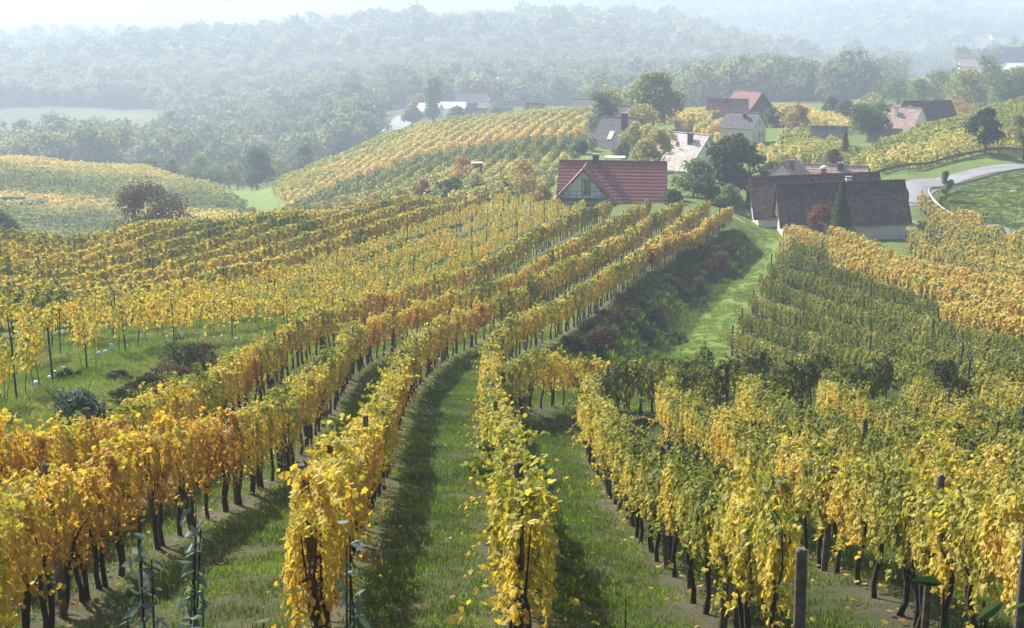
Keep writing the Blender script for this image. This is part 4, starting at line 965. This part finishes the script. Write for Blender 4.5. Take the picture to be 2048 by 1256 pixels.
house('white_farmhouse', 'white-walled farmhouse with pink mansard-like roof', 1808, 216, 262, 7.6, 6.6, 4.2, 3.6, -48, 'roof_pink', 'wall', courses=13, over=.25, gover=.1, chims=[(-.9,-1.0,.55,1.4,'wall','flat'),(.8,.6,.55,1.3,'wall','flat')], wins=[('r',.7,-2.9,.55,.9),('r',-1.0,-2.9,.55,.9),('r',-.6,-5.9,1.4,.9)])
house('dark_farm_barn', 'dark-roofed wooden barn joined behind the white farmhouse', 1855, 203, 272, 9.5, 8.0, 4.6, 2.6, 14, 'roof_old', 'woodwall', 'barn', courses=12)
house('low_shed', 'low shed with rose roof in front of the white farmhouse', 1772, 259, 248, 5.0, 4.6, 1.6, 1.8, -24, 'roof_rose', 'woodwall', 'shed', courses=8)
house('long_shed', 'long dark-roofed shed running up behind the vine slope', 1905, 251, 262, 13.0, 4.4, 1.3, 1.8, 28, 'roof_grey', 'wall', 'shed', courses=8)
house('dark_hut', 'dark pyramidal hut roof on the crest of the striped hill', 1070, 208, 345, 4.6, 4.6, 2.6, 2.2, -40, 'roof_old', 'woodwall', 'hut', courses=8)
house('pale_barn', 'pale gable roof half hidden behind the silvery tree', 1170, 199, 350, 5.5, 6.4, 2.6, 2.0, -30, 'roof_grey', 'wall', 'barn', courses=8)
house('white_shed', 'white-roofed shed by the tall poplar', 860, 206, 510, 7.5, 8.0, 2.4, 3.0, -12, 'sheet', 'wall', 'shed', courses=4); house('white_shed', 'longer white-roofed shed to the far side of the poplar', 905, 204, 520, 9.5, 7.0, 1.8, 3.0, -5, 'sheet', 'wall', 'shed', courses=4)
house('hazy_barn', 'large blue-grey barn behind the white-roofed sheds', 945, 186, 560, 12, 9, 3.2, 4, -4, 'roof_grey', 'woodwall', 'barn', courses=6)
house('long_grey_barn', 'long grey-roofed farm building with white gable on the ridge of the striped hill', 978, 217, 470, 15.5, 9, 3.6, 4.0, 12, 'roof_grey', 'wall', 'barn', courses=8); house('pink_roof_house', 'small house with pale pink roof behind the long grey farm building', 975, 203, 500, 5.5, 6, 2.8, 3, -20, 'roof_pink', 'wall', courses=6, chims=[(.6,0,.6,1.6,'wall','flat')])
for u, v, Y, L, W, rs, rot, rm, wm, lb in [(1945,118,700,12,8,3,-10,'roof_pink','wall','pale-roofed house nearest the pale field'),(2010,108,690,18,9,4.2,8,'roof_grey','wall','long grey-roofed farmhouse with white gable far away'),(2035,95,720,9,9,3.6,-20,'roof_old','cream','dark steep-roofed house at the picture edge far away'),(2040,126,680,14,7,1.6,10,'sheet','wall','white-roofed flat shed below the far farmhouse'),(1960,135,660,9,7,2.2,-20,'roof_pink','wall','low pink roof peeping over the yellow-topped tree'),
   (1925,70,1150,14,10,5,-25,'roof_grey','wall','faint grey house in the haze of the far village'),(1970,78,1180,10,10,7,-60,'roof_grey','wall','faint white steep gable in the far village'),(1995,66,1250,13,9,4,10,'roof_pink','wall','faint pink-roofed house in the far village'),(1905,52,1500,9,8,12,0,'sheet','wall','faint pale tower-like roof in the far village')]:
    house('far_house', lb, u, v, Y, L, W, rs, 4.5, rot, rm, wm, courses=5)
# little canopy, hide, fence, trailer
p = P(1230,314,182); t_ = thing('white_canopy', 'white flat canopy behind the red roof', 'canopy', p, R(-8)); mb = MB(); mb.box((0,0,0),(2.6,2.2,.10)); mb.build('canopy_top', M['sheet'], t_)
for sx in (-1,1):
    for sy in (-1,1): mb = MB(); mb.tube([(sx*1.15,sy*.95,-.05),(sx*1.15,sy*.95,-6.0)], .04, 6); mb.build('leg', M['galv'], t_)
x, y = P(955,350,212)[:2]; t_ = thing('hunting_hide', 'small dark box hide with white top standing in the vines', 'hide', gp(x,y), .3)
mb = MB(); mb.box((0,0,2.1),(1.3,1.2,1.1)); mb.build('cabin', M['woodwall'], t_); mb = MB(); mb.box((0,0,2.72),(1.6,1.5,.1)); mb.build('roof', M['sheet'], t_)
for sx in (-.5,.5):
    for sy in (-.45,.45): mb = MB(); mb.tube([(sx*1.3,sy*1.3,0),(sx,sy,1.6)], .05, 5); mb.build('leg', M['woodwall'], t_)
for u, Y, L in ((28,258,4.0),(68,254,4.6)):
    x, y = P(u,405,Y)[:2]; t_ = thing('crate_trailer', 'dark green trailer parked in the hazy vineyard, ' + ('the shorter of the two' if L < 4.2 else 'the longer of the two'), 'trailer', gp(x,y), R(-6))
    mb = MB(); mb.box((0,0,1.35),(L,1.8,.9)); mb.build('box', simple('dark_green_paint', (.03,.07,.06), .95, spec=.05), t_)
    for sx in (-L*.25, L*.25):
        for sy in (-.95,.95): mb = MB(); mb.tube([(sx,sy-.1,.45),(sx,sy+.1,.45)], .45, 12); mb.build('wheel', M['dark'], t_)
x, y = cast(1484, 428); t_ = thing('board_fence', 'short weathered board fence at the head of the grass track', 'fence', gp(x,y), R(8)); 
mb = MB()
for i in range(14): mb.box((-1.1+i*.17,0,.55),(.13,.03,1.05+.04*(i%3)))
mb.build('boards', M['wood'], t_); mb = MB(); mb.box((0,.04,.35),(2.5,.05,.08)); mb.box((0,.04,.85),(2.5,.05,.08)); mb.build('rails', M['wood'], t_)
for sx in (-1.25,1.25): mb = MB(); mb.box((sx,0,.6),(.14,.14,1.3)); mb.build('post', M['wood'], t_)

# ------------------------------------------------------------------ road and rails
def strip(name, cl, w, dz=.06):
    cl = smooth(cl, 4, .8); t = tang(cl); nr = np.stack([-t[:,1], t[:,0]],1); V = []; m_ = 7
    for i in range(len(cl)):
        wi = w[0]+(w[1]-w[0])*i/(len(cl)-1)
        for s in np.linspace(-.5,.5,m_): p = cl[i]+nr[i]*wi*s; V.append((p[0], p[1], float(H(*p))+dz))
    F_ = [(i*m_+k, i*m_+k+1, (i+1)*m_+k+1, (i+1)*m_+k) for i in range(len(cl)-1) for k in range(m_-1)]
    me = bpy.data.meshes.new(name); me.from_pydata(V, [], F_); me.materials.append(M['asphalt']); me.polygons.foreach_set('use_smooth',[True]*len(F_))
    o = link(name, me); o['kind'] = 'structure'; o['label'] = 'pale grey asphalt road'; return o
strip('road', np.array([P(2300,300,190)[:2], P(2150,317,186)[:2], P(2048,333,182)[:2], P(1950,350,179)[:2], P(1880,362,175)[:2], P(1830,372,169)[:2], P(1812,388,162)[:2], P(1815,408,156)[:2]]), (3.9,5.4))
strip('lower_road', trace('2250,500;2150,485;2060,470;2000,455;1950,447'), (3.6,1.6))
strip('farm_road', np.array([P(770,290,455)[:2], P(790,255,500)[:2], P(815,235,560)[:2]]), (12,8), .3); strip('farm_yard', np.array([P(740,262,500)[:2], P(790,258,505)[:2]]), (10,9), .4)
def rail(name, label, pts, h, mat, step=4.0):
    cl = smooth(np.array(pts), 3, .6); t_ = thing(name, label, 'guard rail', gp(*cl[0]))
    o0 = Vector(gp(*cl[0])); mb = MB(); path = [Vector(gp(*p, h))-o0 for p in cl[::2]]
    mb.tube([p+Vector((0,0,.1)) for p in path], .09, 5); mb.tube([p-Vector((0,0,.06)) for p in path], .07, 5); mb.build('rail', mat, t_)
    for p in resample(cl, step): m_ = MB(); q = Vector(gp(*p))-o0; m_.box((q.x,q.y,q.z+h/2-.1),(.11,.11,h+.2)); m_.build('post', mat, t_)
rail('guard_rail', 'dark rail fence along the vineyard side of the road', [P(1750,352,184)[:2],P(1850,348,187)[:2],P(1950,337,191)[:2],P(2048,322,196)[:2],P(2250,300,200)[:2]], .8, M['woodwall'], 5)
rail('guard_rail', 'curving guard rail round the road bend above the green slope', [P(2250,322,178)[:2],P(2048,345,173)[:2],P(1950,360,170)[:2],P(1890,370,167.5)[:2],P(1862,385,164)[:2],P(1855,402,160)[:2],P(1868,418,156)[:2],P(1905,432,152)[:2]], .75, M['galv'], 3.5)
def at(u, Y): x, y = P(u, 300, Y)[:2]; return gp(x, y)
t_ = thing('street_lamp', 'slim street lamp on the green slope below the road', 'street lamp', at(2042,148)); mb = MB(); mb.tube([(0,0,-.2),(0,0,3.4),(-.15,0,3.6)], [.05,.035,.03], 6); mb.build('pole', M['galv'], t_); mb = MB(); mb.box((-.4,0,3.62),(.6,.2,.09),.0,.8); mb.build('lamp_head', M['sheet'], t_)
mb = MB(); mb.tube([(0,0,-.2),(0,0,3.0)], .035, 5); tag(mb.build('thin_pole', M['galv']), 'thin bare pole by the lower road', 'pole').location = at(2011,146)
mb = MB(); mb.tube([(0,0,-.2),(0,0,1.1)], .07, 6)
for a, z in ((.9,1.7),(-1.0,.6),(.5,.3)): mb.tube([(0,0,1.0),(a*.8,0,z)], .035, 5)
tag(mb.build('pruned_stump_tree', M['tbark']), 'leafless pollarded young tree with dark arms above the lower road', 'tree').location = at(1982,150)
t_ = thing('cattail_flagpole', 'rust-red drooping banner on a short pole at the end of the barn', 'banner', at(1818,158), 0); mb = MB(); mb.tube([(-1.2,0,1.9),(-.6,0,1.95),(0,0,1.6),(.25,0,.9)], .035, 5); mb.build('pole', M['dark'], t_)
mb = MB(); mb.tube([(0,0,1.6),(.05,0,1.2),(.05,0,.6),(.12,0,.1)], [.1,.24,.28,.16], 7); mb.build('banner_cloth', simple('rust_cloth', (.20,.07,.04), .9), t_)
x, y = cast(1845, 455); mb = MB(); mb.box((0,0,.06),(1.4,.7,.16)); o = tag(mb.build('pit_cover', M['dark']), 'dark pit cover in the pale patch beside the barn', 'pit cover'); o.location = gp(x, y)

# ------------------------------------------------------------------ foreground plants
def stem_plant(name, label, u, Y, vtop, n, ls, mat, tone, tm='oval', spread=.25, leafn=9):
    x, y = P(u, 1100, Y)[:2]; g0 = float(H(x, y)); ztop = P(u, vtop, Y)[2]; h = max(.4, ztop-g0)
    root = thing(name, label, 'plant', (x, y, g0), 0); mb = MB(); Cs = []; Ns = []
    for i in range(n):
        a = rng.uniform(0,6.28); r = rng.uniform(0, spread); top = np.array([math.cos(a)*r, math.sin(a)*r, h*rng.uniform(.75,1.0)]); b0 = np.array([math.cos(a)*r*.3, math.sin(a)*r*.3, -.1])
        mid = (top+b0)/2+rng.normal(0,.04,3); mb.tube([b0, mid, top], [.010,.008,.004], 5)
        for t in np.linspace(.25, 1, leafn):
            p = (1-t)**2*b0+2*t*(1-t)*mid+t*t*top; d = rng.normal(0,1,3); d[2] = abs(d[2])*.5; d /= np.linalg.norm(d)
            Cs.append(p+d*ls*rng.uniform(.3,1.3)); Ns.append(np.array([rng.normal(0,.8), rng.normal(-.5,.8), .8]))
    mb.build('stem', M['bark'], root); Cs = np.array(Cs)
    f = link('leaves', leafmesh('leaves', Cs, np.array(Ns), rng.uniform(.7,1.3,len(Cs))*ls, mat, tm, down=.1), root); f['tone'] = tone
S_ = M['silver']; V_ = M['vine']
stem_plant('silvery_plant', 'tall plant with grey-green silvery leaves in the near corner under the gold vines', 320, 6.2, 1005, 5, .062, S_, .5, spread=.2, leafn=46)
stem_plant('silvery_plant', 'shorter silvery plant next to the tallest one', 245, 6.0, 1120, 5, .062, S_, .45, spread=.22, leafn=30)
stem_plant('silvery_plant', 'silvery-leaved stem at the shaded end of the wide grass lane', 705, 6.4, 1050, 3, .062, S_, .3, spread=.12, leafn=26)
stem_plant('leafy_sapling', 'young plant with rounded green leaves before the golden end vine', 505, 6.0, 1150, 2, .07, V_, .28, 'vine', .12, 9)
stem_plant('bare_sapling', 'thin bare sapling standing in the narrow grass lane', 1253, 9.0, 1110, 1, .06, V_, .35, 'vine', .02, 3)
stem_plant('bare_sapling', 'short bare twig at the foot of the wide grass lane', 865, 7.5, 1215, 2, .05, V_, .2, 'oval', .1, 2)
stem_plant('yellow_leaf_plant', 'close plant with large yellow pointed leaves in the bottom corner', 120, 3.4, 1238, 5, .06, V_, .66, 'oval', .16, 5)
stem_plant('dark_leaf_plant', 'close plant with large dark leaves in the bottom corner opposite the yellow one', 1985, 3.6, 1195, 12, .075, M['tree'], .06, 'oval', .26, 9)

# ------------------------------------------------------------------ air, light, camera
hm = bpy.data.materials.new('haze_air'); hm.use_nodes = True; nt = hm.node_tree; nt.nodes.remove(nt.nodes['Principled BSDF'])
pv = nt.nodes.new('ShaderNodeVolumePrincipled'); pv.inputs['Color'].default_value = (.70,.82,1.0,1); pv.inputs['Density'].default_value = .00064
pv.inputs['Anisotropy'].default_value = .22; nt.links.new(pv.outputs[0], nt.nodes['Material Output'].inputs['Volume'])
mb = MB(); mb.box((0,2750,-35),(6400,5660,250)); hz = mb.build('haze', hm); zmin = float(GZ.min()); hz['kind'] = 'stuff'; hz['label'] = 'pale blue autumn haze in the valley air'
ztop = 75; zb = zmin-1.5; hz.scale = (1,1,(ztop-zb)/250); hz.location = (0,0,(ztop+zb)/2+35*(ztop-zb)/250)
hz.scale.x = 9000/6400
AZ, EL = R(-36), R(40)
sd = Vector((math.sin(AZ)*math.cos(EL), math.cos(AZ)*math.cos(EL), math.sin(EL)))
sun = bpy.data.lights.new('sun', 'SUN'); sun.energy = 5.0; sun.angle = R(.53); sun.color = (1,.955,.89)
so = bpy.data.objects.new('sun', sun); COL.objects.link(so); so.rotation_euler = sd.to_track_quat('Z','Y').to_euler(); so.location = (0,0,50)
w = bpy.data.worlds.new('World'); SC.world = w; w.use_nodes = True; nt = w.node_tree
sk = nt.nodes.new('ShaderNodeTexSky'); sk.sky_type = 'NISHITA'; sk.sun_disc = False; sk.sun_elevation = EL; sk.sun_rotation = AZ; sk.dust_density = 2.5; sk.air_density = 1.1
nt.links.new(sk.outputs[0], nt.nodes['Background'].inputs[0]); nt.nodes['Background'].inputs[1].default_value = .075
cam = bpy.data.cameras.new('camera'); cam.sensor_width = 36; cam.lens = F/2048*36; cam.clip_end = 20000; cam.clip_start = .1
co = bpy.data.objects.new('camera', cam); COL.objects.link(co); co.rotation_euler = (R(90)-PITCH, 0, 0); SC.camera = co
cam.dof.use_dof = True; cam.dof.focus_distance = 45; cam.dof.aperture_fstop = 9.0
SC.view_settings.view_transform = 'Standard'; SC.view_settings.look = 'None'; SC.view_settings.exposure = 1.12; SC.view_settings.gamma = 1
cy = SC.cycles; cy.max_bounces = 7; cy.diffuse_bounces = 3; cy.transmission_bounces = 4; cy.glossy_bounces = 2; cy.volume_bounces = 1; cy.use_denoising = True
cy.sample_clamp_indirect = 4; SC.render.film_transparent = False
